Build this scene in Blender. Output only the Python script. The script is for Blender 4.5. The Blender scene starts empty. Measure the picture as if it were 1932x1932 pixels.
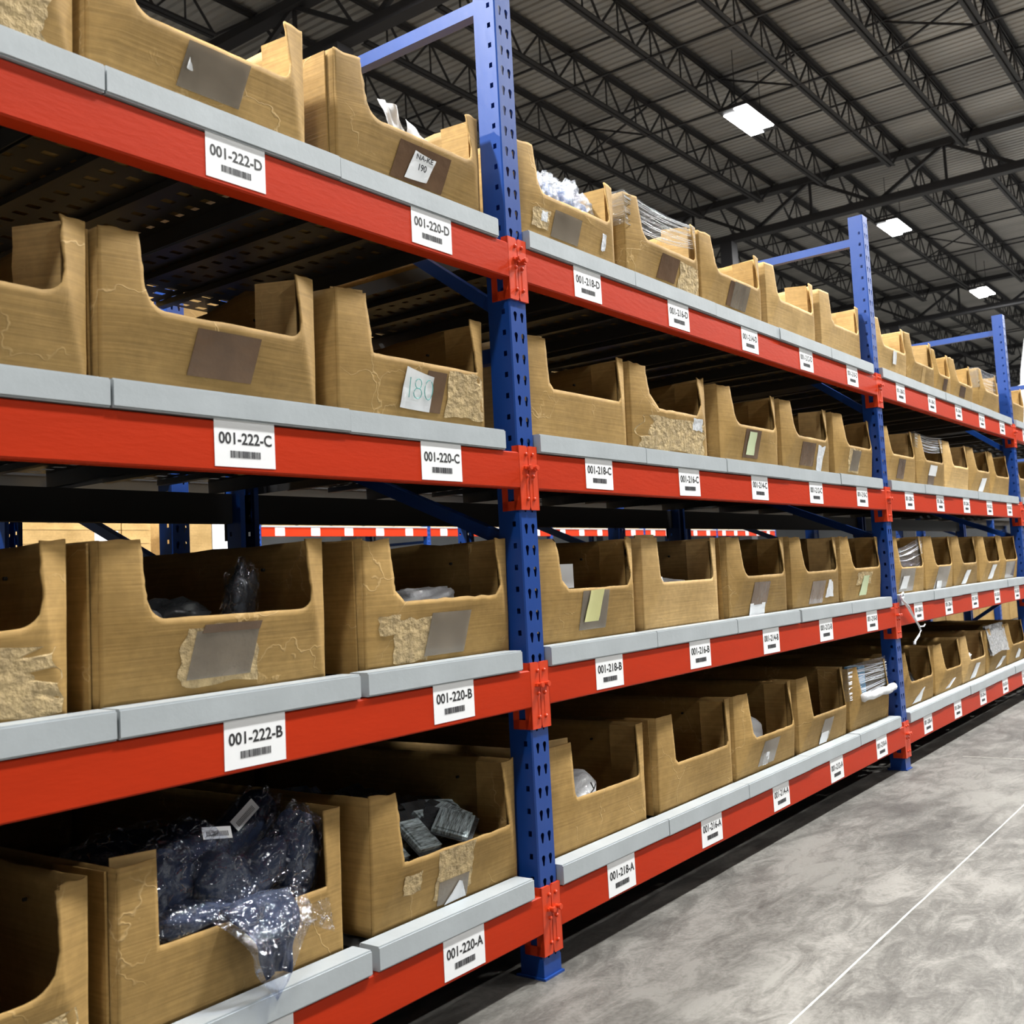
import bpy, bmesh, math, random
from mathutils import Vector, Matrix, noise
S = bpy.context.scene
COL = S.collection
PI = math.pi

# ------------------------------------------------------------------ camera
cam = bpy.data.cameras.new('camera')
cam_o = bpy.data.objects.new('camera', cam)
COL.objects.link(cam_o)
ya, pi_, ro = 0.9697, 0.0796, -0.0575
fwd = Vector((math.cos(pi_)*math.sin(ya), math.cos(pi_)*math.cos(ya), math.sin(pi_)))
rt = Vector((math.cos(ya), -math.sin(ya), 0))
up = rt.cross(fwd)
r2 = rt*math.cos(ro) + up*math.sin(ro)
u2 = -rt*math.sin(ro) + up*math.cos(ro)
M = Matrix((r2, u2, -fwd)).transposed().to_4x4()
M.translation = Vector((-1.9043, -1.5125, 0.9011))
cam_o.matrix_world = M
cam.sensor_width = 36
cam.lens = 1964.31/1932*36
cam.shift_x = (966-1117.63)/1932
cam.shift_y = (930.56-966)/1932
cam.clip_start = 0.05
cam.clip_end = 300
cam.dof.use_dof = True
cam.dof.focus_distance = 3.0
cam.dof.aperture_fstop = 9.0
S.camera = cam_o

# ------------------------------------------------------------------ light and exposure
w = bpy.data.worlds.new('world')
S.world = w
w.use_nodes = True
w.node_tree.nodes['Background'].inputs[0].default_value = (0.88, 0.94, 1.0, 1)
w.node_tree.nodes['Background'].inputs[1].default_value = 0.10
S.view_settings.view_transform = 'Standard'
S.view_settings.look = 'None'
S.view_settings.gamma = 1
S.view_settings.use_curve_mapping = False
S.view_settings.exposure = 0.15
LAMP_W = 1000.0
LAMPS_BACK = [(-8.9, 5.74), (-5.1, 1.5), (-1.25, 5.74), (6.4, 5.74), (14.05, 5.74), (21.6, 5.74), (29.4, 5.74), (37.0, 5.74), (44.7, 5.74)]  # second entry is an added lamp, brightening box walls that face left
LAMPS_FRONT = [(-4.25, -2.4), (3.4, -2.4), (-0.4, -10.0), (7.2, -10.0), (10.2, -2.4), (17.85, -2.4), (25.5, -2.4), (33.2, -2.4), (40.8, -2.4)]  # the pair farthest forward is added fill reaching into the shelves
LAMP_Z = 8.5

random.seed(7)
RG = random.Random(11)

# ------------------------------------------------------------------ materials
def mat(name, color, rough=0.6, metal=0.0, var=0.0, scale=6.0, stretch=(1, 1, 1), bump=0.0, bscale=None, spec=0.5,
        col2=None, coord='Object', coat=0.0):
    m = bpy.data.materials.new(name)
    m.use_nodes = True
    nt = m.node_tree
    N, L = nt.nodes, nt.links
    b = N['Principled BSDF']
    b.inputs['Roughness'].default_value = rough
    b.inputs['Metallic'].default_value = metal
    b.inputs['Specular IOR Level'].default_value = spec
    b.inputs['Coat Weight'].default_value = coat
    b.inputs['Base Color'].default_value = (*color, 1)
    if var > 0 or bump > 0:
        tc = N.new('ShaderNodeTexCoord')
        mp = N.new('ShaderNodeMapping')
        mp.inputs['Scale'].default_value = stretch
        L.new(tc.outputs[coord], mp.inputs['Vector'])
        nz = N.new('ShaderNodeTexNoise')
        nz.inputs['Scale'].default_value = scale
        nz.inputs['Detail'].default_value = 6
        L.new(mp.outputs[0], nz.inputs['Vector'])
        if var > 0:
            c2 = col2 if col2 else tuple(c*(1-var) for c in color)
            rp = N.new('ShaderNodeValToRGB')
            rp.color_ramp.elements[0].position = 0.3
            rp.color_ramp.elements[1].position = 0.7
            rp.color_ramp.elements[0].color = (*c2, 1)
            rp.color_ramp.elements[1].color = (*color, 1)
            L.new(nz.outputs[0], rp.inputs[0])
            L.new(rp.outputs[0], b.inputs['Base Color'])
        if bump > 0:
            nb = nz
            if bscale:
                nb = N.new('ShaderNodeTexNoise')
                nb.inputs['Scale'].default_value = bscale
                nb.inputs['Detail'].default_value = 5
                L.new(mp.outputs[0], nb.inputs['Vector'])
            bp = N.new('ShaderNodeBump')
            bp.inputs['Strength'].default_value = bump
            bp.inputs['Distance'].default_value = 0.01
            L.new(nb.outputs[0], bp.inputs['Height'])
            L.new(bp.outputs[0], b.inputs['Normal'])
    return m

def cardboard(name, color, seed, lines=1.0):
    m = bpy.data.materials.new(name)
    m.use_nodes = True
    nt = m.node_tree
    N, L = nt.nodes, nt.links
    b = N['Principled BSDF']
    b.inputs['Roughness'].default_value = 0.72
    b.inputs['Specular IOR Level'].default_value = 0.25
    tc = N.new('ShaderNodeTexCoord')
    oi = N.new('ShaderNodeObjectInfo')
    ad = N.new('ShaderNodeVectorMath'); ad.operation = 'ADD'
    cb = N.new('ShaderNodeCombineXYZ')
    mu = N.new('ShaderNodeMath'); mu.operation = 'MULTIPLY'; mu.inputs[1].default_value = 37.0
    L.new(oi.outputs['Random'], mu.inputs[0])
    L.new(mu.outputs[0], cb.inputs[0]); L.new(mu.outputs[0], cb.inputs[2])
    L.new(tc.outputs['Object'], ad.inputs[0]); L.new(cb.outputs[0], ad.inputs[1])
    # broad blotches
    n1 = N.new('ShaderNodeTexNoise'); n1.inputs['Scale'].default_value = 5; n1.inputs['Detail'].default_value = 8
    L.new(ad.outputs[0], n1.inputs['Vector'])
    # corrugation lines running across
    mp = N.new('ShaderNodeMapping'); mp.inputs['Scale'].default_value = (3, 3, 120)
    L.new(ad.outputs[0], mp.inputs['Vector'])
    n2 = N.new('ShaderNodeTexNoise'); n2.inputs['Scale'].default_value = 1.6; n2.inputs['Detail'].default_value = 3
    L.new(mp.outputs[0], n2.inputs['Vector'])
    # fine scuffs
    n3 = N.new('ShaderNodeTexNoise'); n3.inputs['Scale'].default_value = 60; n3.inputs['Detail'].default_value = 4
    L.new(ad.outputs[0], n3.inputs['Vector'])
    # creases: thin pale wavy lines
    vo = N.new('ShaderNodeTexVoronoi'); vo.feature = 'DISTANCE_TO_EDGE'; vo.inputs['Scale'].default_value = 5.5
    nd = N.new('ShaderNodeTexNoise'); nd.inputs['Scale'].default_value = 7; nd.inputs['Detail'].default_value = 4
    L.new(ad.outputs[0], nd.inputs['Vector'])
    vm = N.new('ShaderNodeVectorMath'); vm.operation = 'SCALE'; vm.inputs['Scale'].default_value = 0.25
    L.new(nd.outputs['Color'], vm.inputs[0])
    va = N.new('ShaderNodeVectorMath'); va.operation = 'ADD'
    L.new(ad.outputs[0], va.inputs[0]); L.new(vm.outputs[0], va.inputs[1])
    L.new(va.outputs[0], vo.inputs['Vector'])
    cr = N.new('ShaderNodeMapRange'); cr.inputs[1].default_value = 0.0; cr.inputs[2].default_value = 0.012
    cr.inputs[3].default_value = 1.0; cr.inputs[4].default_value = 0.0
    L.new(vo.outputs['Distance'], cr.inputs[0])
    # crease only where blotch noise is high
    gt = N.new('ShaderNodeMapRange'); gt.inputs[1].default_value = 0.50; gt.inputs[2].default_value = 0.60
    gt.inputs[3].default_value = 0; gt.inputs[4].default_value = 0.32*lines
    L.new(n1.outputs[0], gt.inputs[0])
    cm = N.new('ShaderNodeMath'); cm.operation = 'MULTIPLY'
    L.new(cr.outputs[0], cm.inputs[0]); L.new(gt.outputs[0], cm.inputs[1])
    rp = N.new('ShaderNodeValToRGB')
    rp.color_ramp.elements[0].position = 0.35; rp.color_ramp.elements[1].position = 0.68
    rp.color_ramp.elements[0].color = (color[0]*0.80, color[1]*0.78, color[2]*0.72, 1)
    rp.color_ramp.elements[1].color = (color[0]*1.10, color[1]*1.10, color[2]*1.12, 1)
    L.new(n1.outputs[0], rp.inputs[0])
    m2 = N.new('ShaderNodeMapRange'); m2.inputs[1].default_value = 0.3; m2.inputs[2].default_value = 0.7
    m2.inputs[3].default_value = 0.86; m2.inputs[4].default_value = 1.12
    L.new(n2.outputs[0], m2.inputs[0])
    mx = N.new('ShaderNodeVectorMath'); mx.operation = 'SCALE'
    L.new(rp.outputs[0], mx.inputs[0]); L.new(m2.outputs[0], mx.inputs['Scale'])
    m3 = N.new('ShaderNodeMapRange'); m3.inputs[1].default_value = 0.3; m3.inputs[2].default_value = 0.7
    m3.inputs[3].default_value = 0.90; m3.inputs[4].default_value = 1.08
    L.new(n3.outputs[0], m3.inputs[0])
    mz = N.new('ShaderNodeVectorMath'); mz.operation = 'SCALE'
    L.new(mx.outputs[0], mz.inputs[0]); L.new(m3.outputs[0], mz.inputs['Scale'])
    # tone of each box
    m4 = N.new('ShaderNodeMapRange'); m4.inputs[3].default_value = 0.86; m4.inputs[4].default_value = 1.12
    L.new(oi.outputs['Random'], m4.inputs[0])
    my = N.new('ShaderNodeVectorMath'); my.operation = 'SCALE'
    L.new(mz.outputs[0], my.inputs[0]); L.new(m4.outputs[0], my.inputs['Scale'])
    mc = N.new('ShaderNodeMix'); mc.data_type = 'RGBA'
    L.new(cm.outputs[0], mc.inputs['Factor']); L.new(my.outputs[0], mc.inputs['A'])
    mc.inputs['B'].default_value = (0.75, 0.55, 0.28, 1)
    L.new(mc.outputs['Result'], b.inputs['Base Color'])
    bp = N.new('ShaderNodeBump'); bp.inputs['Strength'].default_value = 0.35; bp.inputs['Distance'].default_value = 0.006
    sm = N.new('ShaderNodeMath'); sm.operation = 'ADD'
    L.new(n1.outputs[0], sm.inputs[0])
    s2 = N.new('ShaderNodeMath'); s2.operation = 'MULTIPLY'; s2.inputs[1].default_value = 0.18
    L.new(n2.outputs[0], s2.inputs[0]); L.new(s2.outputs[0], sm.inputs[1])
    s3 = N.new('ShaderNodeMath'); s3.operation = 'ADD'
    L.new(sm.outputs[0], s3.inputs[0]); L.new(cm.outputs[0], s3.inputs[1])
    L.new(s3.outputs[0], bp.inputs['Height'])
    L.new(bp.outputs[0], b.inputs['Normal'])
    return m

def film(name, tint, haze, rough=0.06, bscale=22, bstr=1.0, stretch=(1, 1, 1), white=0.25):
    """clear plastic: mostly transparent, thin bright wrinkles and glints; haze = base share of the surface"""
    m = bpy.data.materials.new(name)
    m.use_nodes = True
    nt = m.node_tree
    N, L = nt.nodes, nt.links
    N.remove(N['Principled BSDF'])
    out = N['Material Output']
    tr = N.new('ShaderNodeBsdfTransparent'); tr.inputs[0].default_value = (*tint, 1)
    gl = N.new('ShaderNodeBsdfGlossy'); gl.inputs['Roughness'].default_value = rough
    gl.inputs['Color'].default_value = (0.95, 0.97, 1, 1)
    df = N.new('ShaderNodeBsdfDiffuse'); df.inputs[0].default_value = (0.62, 0.64, 0.66, 1)
    tc = N.new('ShaderNodeTexCoord')
    mp = N.new('ShaderNodeMapping'); mp.inputs['Scale'].default_value = stretch
    L.new(tc.outputs['Object'], mp.inputs[0])
    nz = N.new('ShaderNodeTexNoise'); nz.inputs['Scale'].default_value = bscale; nz.inputs['Detail'].default_value = 4
    nz.inputs['Distortion'].default_value = 1.2
    L.new(mp.outputs[0], nz.inputs['Vector'])
    # wrinkle lines
    vd = N.new('ShaderNodeVectorMath'); vd.operation = 'SCALE'; vd.inputs['Scale'].default_value = 1.2/bscale
    L.new(nz.outputs['Color'], vd.inputs[0])
    va = N.new('ShaderNodeVectorMath'); va.operation = 'ADD'
    L.new(mp.outputs[0], va.inputs[0]); L.new(vd.outputs[0], va.inputs[1])
    vo = N.new('ShaderNodeTexVoronoi'); vo.feature = 'DISTANCE_TO_EDGE'; vo.inputs['Scale'].default_value = bscale*1.3
    L.new(va.outputs[0], vo.inputs['Vector'])
    ln = N.new('ShaderNodeMapRange'); ln.inputs[1].default_value = 0.0; ln.inputs[2].default_value = 0.07
    ln.inputs[3].default_value = 1.0; ln.inputs[4].default_value = 0.0
    L.new(vo.outputs['Distance'], ln.inputs[0])
    g = N.new('ShaderNodeMapRange'); g.inputs[1].default_value = 0.42; g.inputs[2].default_value = 0.60
    L.new(nz.outputs[0], g.inputs[0])
    lg = N.new('ShaderNodeMath'); lg.operation = 'MULTIPLY'
    L.new(ln.outputs[0], lg.inputs[0]); L.new(g.outputs[0], lg.inputs[1])
    hs = N.new('ShaderNodeMath'); hs.operation = 'SUBTRACT'
    L.new(nz.outputs[0], hs.inputs[0]); L.new(lg.outputs[0], hs.inputs[1])
    bp = N.new('ShaderNodeBump'); bp.inputs['Strength'].default_value = bstr; bp.inputs['Distance'].default_value = 0.02
    L.new(hs.outputs[0], bp.inputs['Height'])
    L.new(bp.outputs[0], gl.inputs['Normal'])
    m1 = N.new('ShaderNodeMixShader'); m1.inputs[0].default_value = white
    L.new(gl.outputs[0], m1.inputs[1]); L.new(df.outputs[0], m1.inputs[2])
    f = N.new('ShaderNodeMath'); f.operation = 'MULTIPLY_ADD'; f.inputs[1].default_value = 0.70; f.inputs[2].default_value = haze
    L.new(lg.outputs[0], f.inputs[0]); f.use_clamp = True
    m2 = N.new('ShaderNodeMixShader')
    L.new(f.outputs[0], m2.inputs[0])
    L.new(tr.outputs[0], m2.inputs[1]); L.new(m1.outputs[0], m2.inputs[2])
    L.new(m2.outputs[0], out.inputs[0])
    return m

def emit(name, color, strength):
    m = bpy.data.materials.new(name)
    m.use_nodes = True
    nt = m.node_tree
    nt.nodes.remove(nt.nodes['Principled BSDF'])
    e = nt.nodes.new('ShaderNodeEmission')
    e.inputs[0].default_value = (*color, 1); e.inputs[1].default_value = strength
    nt.links.new(e.outputs[0], nt.nodes['Material Output'].inputs[0])
    return m

M_RED = mat('orange_red_enamel', (0.46, 0.029, 0.005), 0.45, 0, 0.12, 3, (1, 1, 4), 0.05, 30, spec=0.12)
M_REDPLATE = mat('orange_red_plate', (0.62, 0.046, 0.007), 0.40, 0, 0.08, 12, bump=0.05, bscale=60)
M_BLUE = mat('blue_enamel', (0.006, 0.050, 0.26), 0.36, 0, 0.15, 5, (1, 1, 0.4), 0.04, 40, spec=0.5)
M_GREY = mat('pale_grey_steel', (0.40, 0.435, 0.455), 0.42, 0.0, 0.12, 9, (1, 1, 1), 0.05, 60)
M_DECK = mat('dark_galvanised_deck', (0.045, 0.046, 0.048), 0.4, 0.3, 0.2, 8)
M_CARD = cardboard('kraft_cardboard', (0.355, 0.222, 0.075), 1)
M_CARDPALE = cardboard('pale_kraft_cardboard', (0.50, 0.33, 0.135), 2, 0.3)
M_TORN = mat('torn_cardboard_ply', (0.60, 0.44, 0.22), 0.85, 0, 0.45, 45, bump=0.9, bscale=70)
M_TAPE = mat('brown_packing_tape', (0.15, 0.085, 0.045), 0.22, 0, 0.3, 12, bump=0.15, bscale=35, coat=0.5)
M_POUCH = mat('clear_pouch_film', (0.30, 0.25, 0.19), 0.22, 0, 0.35, 14, (1, 1, 1), 0.3, 9, coat=0.4)
M_POUCH.node_tree.nodes['Principled BSDF'].inputs['Alpha'].default_value = 0.62
M_FILM = film('clear_bag_film', (0.93, 0.95, 1.0), 0.10, 0.05, 20, 1.0, white=0.03)
M_WRAP = film('stretch_wrap_film', (0.93, 0.95, 0.97), 0.16, 0.12, 6, 0.8, (1.5, 1.5, 26), white=0.4)
M_NAVY = mat('navy_cloth', (0.020, 0.032, 0.070), 0.85, 0, 0.35, 12, bump=0.6, bscale=26)
M_WHITE = mat('white_paper', (0.80, 0.81, 0.82), 0.6, 0, 0.05, 10)
M_STICK = mat('white_sticker', (0.86, 0.87, 0.88), 0.45)
M_INK = mat('black_ink', (0.02, 0.02, 0.022), 0.5)
M_INK2 = mat('grey_black_ink', (0.06, 0.06, 0.065), 0.5)
M_TEAL = mat('teal_marker', (0.10, 0.36, 0.34), 0.6)
M_YEL = mat('pale_yellow_note', (0.72, 0.70, 0.32), 0.6, 0, 0.08, 8)
M_GRN = mat('pale_green_note', (0.60, 0.68, 0.42), 0.6, 0, 0.08, 8)
M_WPLAST = mat('white_plastic_bag', (0.80, 0.82, 0.85), 0.3, 0, 0.15, 14, bump=0.8, bscale=24, coat=0.3)
M_GPLAST = mat('grey_plastic_bag', (0.30, 0.31, 0.33), 0.28, 0, 0.4, 14, bump=0.9, bscale=24, coat=0.4)
M_DPLAST = mat('dark_plastic_pack', (0.055, 0.058, 0.062), 0.25, 0, 0.4, 14, bump=0.6, bscale=24, coat=0.4)
M_BLPACK = mat('blue_pack', (0.10, 0.42, 0.70), 0.4, 0, 0.3, 20)
M_DKBLUE = mat('dark_blue_pack', (0.03, 0.10, 0.28), 0.4, 0, 0.4, 25)
M_BLIST = mat('silvery_blister_pack', (0.75, 0.88, 0.92), 0.25, 0.2, 0.8, 34, (1, 1, 6), 0.7, 60, col2=(0.10, 0.11, 0.09))
M_BLACK = mat('black_and_shade_steel', (0.022, 0.021, 0.022), 0.6)  # its black also stands for shade on the rear beams
M_HOLE = mat('dark_vent_hole', (0.012, 0.009, 0.006), 0.9)

# ------------------------------------------------------------------ mesh helpers
class MB:
    def __init__(s): s.v, s.f, s.mi = [], [], []
    def add(s, vs, fs, mi=0):
        o = len(s.v); s.v += [tuple(v) for v in vs]
        for f in fs: s.f.append([i+o for i in f]); s.mi.append(mi)
    def box(s, x0, x1, y0, y1, z0, z1, mi=0):
        vs = [(x, y, z) for z in (z0, z1) for y in (y0, y1) for x in (x0, x1)]
        s.add(vs, [(0, 2, 3, 1), (4, 5, 7, 6), (0, 1, 5, 4), (2, 6, 7, 3), (0, 4, 6, 2), (1, 3, 7, 5)], mi)
    def bar(s, a, b, wx, wy, mi=0, upv=None):
        a, b = Vector(a), Vector(b); d = (b-a).normalized()
        u = Vector(upv) if upv else (Vector((0, 0, 1)) if abs(d.z) < 0.9 else Vector((1, 0, 0)))
        p = d.cross(u).normalized(); q = p.cross(d).normalized()
        vs = []
        for c in (a, b):
            for sx, sy in ((-1, -1), (1, -1), (1, 1), (-1, 1)):
                vs.append(c + p*sx*wx/2 + q*sy*wy/2)
        s.add(vs, [(0, 1, 2, 3), (4, 7, 6, 5), (0, 4, 5, 1), (1, 5, 6, 2), (2, 6, 7, 3), (3, 7, 4, 0)], mi)
    def cyl(s, a, b, r0, r1=None, n=10, mi=0, caps=True):
        r1 = r0 if r1 is None else r1
        a, b = Vector(a), Vector(b); d = (b-a).normalized()
        u = Vector((0, 0, 1)) if abs(d.z) < 0.9 else Vector((1, 0, 0))
        p = d.cross(u).normalized(); q = p.cross(d)
        vs = []
        for c, r in ((a, r0), (b, r1)):
            for i in range(n):
                t = 2*PI*i/n
                vs.append(c + (p*math.cos(t)+q*math.sin(t))*r)
        fs = [(i, (i+1) % n, n+(i+1) % n, n+i) for i in range(n)]
        if caps: fs += [tuple(range(n))[::-1], tuple(range(n, 2*n))]
        s.add(vs, fs, mi)
    def tube(s, pts, r, n=8, mi=0):
        pts = [Vector(p) for p in pts]
        rings = []
        for i, p in enumerate(pts):
            d = (pts[min(i+1, len(pts)-1)]-pts[max(i-1, 0)]).normalized()
            u = Vector((0, 0, 1)) if abs(d.z) < 0.9 else Vector((1, 0, 0))
            a = d.cross(u).normalized(); b = a.cross(d)
            rings.append([p + (a*math.cos(2*PI*k/n)+b*math.sin(2*PI*k/n))*r for k in range(n)])
        vs = [v for rg in rings for v in rg]
        fs = []
        for i in range(len(pts)-1):
            for k in range(n):
                fs.append((i*n+k, i*n+(k+1) % n, (i+1)*n+(k+1) % n, (i+1)*n+k))
        fs += [tuple(range(n))[::-1], tuple((len(pts)-1)*n+k for k in range(n))]
        s.add(vs, fs, mi)
    def mesh(s, name, mats):
        me = bpy.data.meshes.new(name)
        me.from_pydata(s.v, [], s.f)
        for m in (mats if isinstance(mats, (list, tuple)) else [mats]): me.materials.append(m)
        for p, i in zip(me.polygons, s.mi): p.material_index = i
        bm = bmesh.new(); bm.from_mesh(me)
        bmesh.ops.recalc_face_normals(bm, faces=bm.faces)
        bm.to_mesh(me); bm.free()
        return me
    def build(s, name, mats, parent=None, loc=None, smooth=False):
        me = s.mesh(name, mats)
        if smooth:
            for p in me.polygons: p.use_smooth = True
        return link(name, me, parent, loc)

def link(name, me, parent=None, loc=None):
    o = bpy.data.objects.new(name, me)
    COL.objects.link(o)
    if parent: o.parent = parent
    if loc is not None: o.location = loc
    return o

def tag(o, label=None, cat=None, group=None, kind=None):
    if label: o['label'] = label
    if cat: o['category'] = cat
    if group: o['group'] = group
    if kind: o['kind'] = kind
    return o

def empty(name, loc, label, cat, group=None, rz=0):
    o = bpy.data.objects.new(name, None)
    COL.objects.link(o)
    o.location = loc; o.rotation_euler = (0, 0, rz)
    o.empty_display_size = 0.05
    return tag(o, label, cat, group)

# ------------------------------------------------------------------ glyphs (made once, while the scene is small)
GL = {}
def make_glyphs(chars):
    cu = bpy.data.curves.new('g', 'FONT'); cu.resolution_u = 3; cu.offset = 0.022
    ob = bpy.data.objects.new('g', cu); COL.objects.link(ob)
    def get(body):
        cu.body = body
        bpy.context.view_layer.update()
        dg = bpy.context.evaluated_depsgraph_get()
        me = ob.evaluated_get(dg).to_mesh()
        vs = [v.co.copy() for v in me.vertices]; fs = [tuple(p.vertices) for p in me.polygons]
        ob.evaluated_get(dg).to_mesh_clear()
        return vs, fs
    def width(b):
        vs, _ = get(b); xs = [v.x for v in vs]; return max(xs)-min(xs)
    base = width('||')
    for c in chars:
        vs, fs = get(c)
        GL[c] = (vs, fs, width('|'+c+'|')-base)
    bpy.data.objects.remove(ob); bpy.data.curves.remove(cu)
make_glyphs('0123456789-ABCDKNXE')
def text_geo(mb, body, x0, x1, z0, zh, y=0.0, mi=0, slant=0.0, bold=1.0):
    """text filling width x0..x1 with digit height zh, in the xz plane facing -y"""
    tot = sum(GL[c][2] if c in GL else 0.3 for c in body)
    sx = (x1-x0)/tot; sz = zh/0.70
    cx = 0
    for c in body:
        if c in GL:
            vs, fs, ad = GL[c]
            mb.add([(x0+(cx+v.x)*sx+slant*v.y*sz, y, z0+v.y*sz) for v in vs], fs, mi)
            cx += ad
        else: cx += 0.3

# ------------------------------------------------------------------ layout numbers
L = 2.542          # bay pitch
PW, PD = 0.0645, 0.0666   # upright face width and side depth
FR = 1.10          # frame depth
P = 0.0508         # hole pitch
ZB = {'A': 0.190, 'B': 0.6965, 'C': 1.2032, 'D': 1.7066}   # underside of the grey deck lip
CAP = 0.046
SHELF = {'A': 'bottom shelf', 'B': 'third shelf down', 'C': 'second shelf down', 'D': 'top shelf'}
POSTN = {-1: 'fourth', 0: 'nearest', 1: 'second', 2: 'third', 3: 'fourth'}

# ------------------------------------------------------------------ structure
M_FLOOR = bpy.data.materials.new('worn_concrete')
M_FLOOR.use_nodes = True
def floor_mat(m):
    nt = m.node_tree; N, K = nt.nodes, nt.links
    b = N['Principled BSDF']
    tc = N.new('ShaderNodeTexCoord')
    n1 = N.new('ShaderNodeTexNoise'); n1.inputs['Scale'].default_value = 1.3; n1.inputs['Detail'].default_value = 10
    n1.inputs['Roughness'].default_value = 0.65
    K.new(tc.outputs['Object'], n1.inputs['Vector'])
    mp = N.new('ShaderNodeMapping'); mp.inputs['Scale'].default_value = (1, 2.2, 1); mp.inputs['Rotation'].default_value = (0, 0, 0.5)
    K.new(tc.outputs['Object'], mp.inputs[0])
    n2 = N.new('ShaderNodeTexNoise'); n2.inputs['Scale'].default_value = 5.5; n2.inputs['Detail'].default_value = 14
    n2.inputs['Roughness'].default_value = 0.72; n2.inputs['Distortion'].default_value = 1.0
    K.new(mp.outputs[0], n2.inputs['Vector'])
    n3 = N.new('ShaderNodeTexNoise'); n3.inputs['Scale'].default_value = 90; n3.inputs['Detail'].default_value = 4
    K.new(tc.outputs['Object'], n3.inputs['Vector'])
    ad = N.new('ShaderNodeMath'); ad.operation = 'ADD'
    K.new(n1.outputs[0], ad.inputs[0]); K.new(n2.outputs[0], ad.inputs[1])
    a2 = N.new('ShaderNodeMath'); a2.operation = 'MULTIPLY_ADD'; a2.inputs[1].default_value = 0.22
    K.new(n3.outputs[0], a2.inputs[0]); K.new(ad.outputs[0], a2.inputs[2])
    rp = N.new('ShaderNodeValToRGB')
    e = rp.color_ramp.elements
    e[0].position = 0.90; e[0].color = (0.075, 0.07, 0.06, 1)
    e[1].position = 1.32; e[1].color = (0.36, 0.345, 0.305, 1)
    x = e.new(1.08); x.color = (0.165, 0.155, 0.135, 1)
    dv = N.new('ShaderNodeMath'); dv.operation = 'MULTIPLY'; dv.inputs[1].default_value = 0.5
    K.new(a2.outputs[0], dv.inputs[0])
    e[0].position = 0.46; e[1].position = 0.54; e[2].position = 0.64
    e[0].color = (0.048, 0.045, 0.040, 1); e[1].color = (0.088, 0.084, 0.075, 1); e[2].color = (0.170, 0.164, 0.148, 1)
    K.new(dv.outputs[0], rp.inputs[0])
    # pale scuff lines
    vo = N.new('ShaderNodeTexVoronoi'); vo.feature = 'DISTANCE_TO_EDGE'; vo.inputs['Scale'].default_value = 7
    wv = N.new('ShaderNodeVectorMath'); wv.operation = 'SCALE'; wv.inputs['Scale'].default_value = 0.6
    K.new(n2.outputs['Color'], wv.inputs[0])
    wa = N.new('ShaderNodeVectorMath'); wa.operation = 'ADD'
    K.new(tc.outputs['Object'], wa.inputs[0]); K.new(wv.outputs[0], wa.inputs[1])
    K.new(wa.outputs[0], vo.inputs['Vector'])
    cr = N.new('ShaderNodeMapRange'); cr.inputs[1].default_value = 0; cr.inputs[2].default_value = 0.02
    cr.inputs[3].default_value = 0.28; cr.inputs[4].default_value = 0
    K.new(vo.outputs['Distance'], cr.inputs[0])
    mx = N.new('ShaderNodeMix'); mx.data_type = 'RGBA'
    K.new(cr.outputs[0], mx.inputs['Factor']); K.new(rp.outputs[0], mx.inputs['A'])
    mx.inputs['B'].default_value = (0.24, 0.235, 0.215, 1)
    K.new(mx.outputs['Result'], b.inputs['Base Color'])
    rr = N.new('ShaderNodeMapRange'); rr.inputs[3].default_value = 0.42; rr.inputs[4].default_value = 0.7
    K.new(n2.outputs[0], rr.inputs[0]); K.new(rr.outputs[0], b.inputs['Roughness'])
    bp = N.new('ShaderNodeBump'); bp.inputs['Strength'].default_value = 0.12; bp.inputs['Distance'].default_value = 0.01
    K.new(a2.outputs[0], bp.inputs['Height']); K.new(bp.outputs[0], b.inputs['Normal'])
floor_mat(M_FLOOR)
m = MB(); m.box(-14, 62, -16, 34, -0.2, 0.0)
tag(m.build('floor', M_FLOOR), kind='structure')
M_JOINT = mat('pale_joint_filler', (0.66, 0.65, 0.58), 0.8, 0, 0.35, 40)
m = MB()
prev = None
for i in range(400):
    x = -4+i*0.06
    y = -0.579+0.0016*noise.noise(Vector((x*6, 3, 0)))
    wd = 0.0024*(1+0.5*noise.noise(Vector((x*15, 8, 0))))
    cur = [(x, y-wd, 0.0012), (x, y+wd, 0.0012), (x, y-wd, -0.001), (x, y+wd, -0.001)]
    if prev:
        m.add(prev+cur, [(0, 4, 5, 1), (0, 2, 6, 4), (1, 5, 7, 3)])
    prev = cur
tag(m.build('trim_1', M_JOINT), kind='structure')
m = MB(); m.box(2.9305, 2.934, -9, -0.13, -0.001, 0.001)
tag(m.build('trim_2', M_JOINT), kind='structure')

M_ROOF = mat('grey_roof_deck', (0.52, 0.505, 0.48), 0.42, 0.35, 0.45, 0.9, (1.0, 0.15, 1), 0, None)
m = MB()
ZR = 9.56
vs = []; fs = []
xr = -12.0; i = 0; prof = []
while xr < 60:
    prof += [(xr, ZR), (xr+0.095, ZR), (xr+0.11, ZR+0.04), (xr+0.14, ZR+0.04)]
    xr += 0.155
for (x, z) in prof:
    vs += [(x, -15, z), (x, 33, z)]
for k in range(len(prof)-1):
    fs.append((2*k, 2*k+2, 2*k+3, 2*k+1))
m.add(vs, fs)
tag(m.build('ceiling', M_ROOF), kind='structure')
M_WALL = mat('grey_warehouse_wall', (0.33, 0.34, 0.35), 0.8, 0, 0.25, 0.5)
m = MB(); m.box(-13, 61, 33, 33.25, 0, 9.6)
tag(m.build('wall_back', M_WALL), kind='structure')
m = MB(); m.box(60.5, 60.75, -15, 33, 0, 9.6)
tag(m.build('wall_right', M_WALL), kind='structure')
m = MB()
m.box(60.38, 60.5, -4.4, 2.6, 0.3, 6.0)
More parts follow.
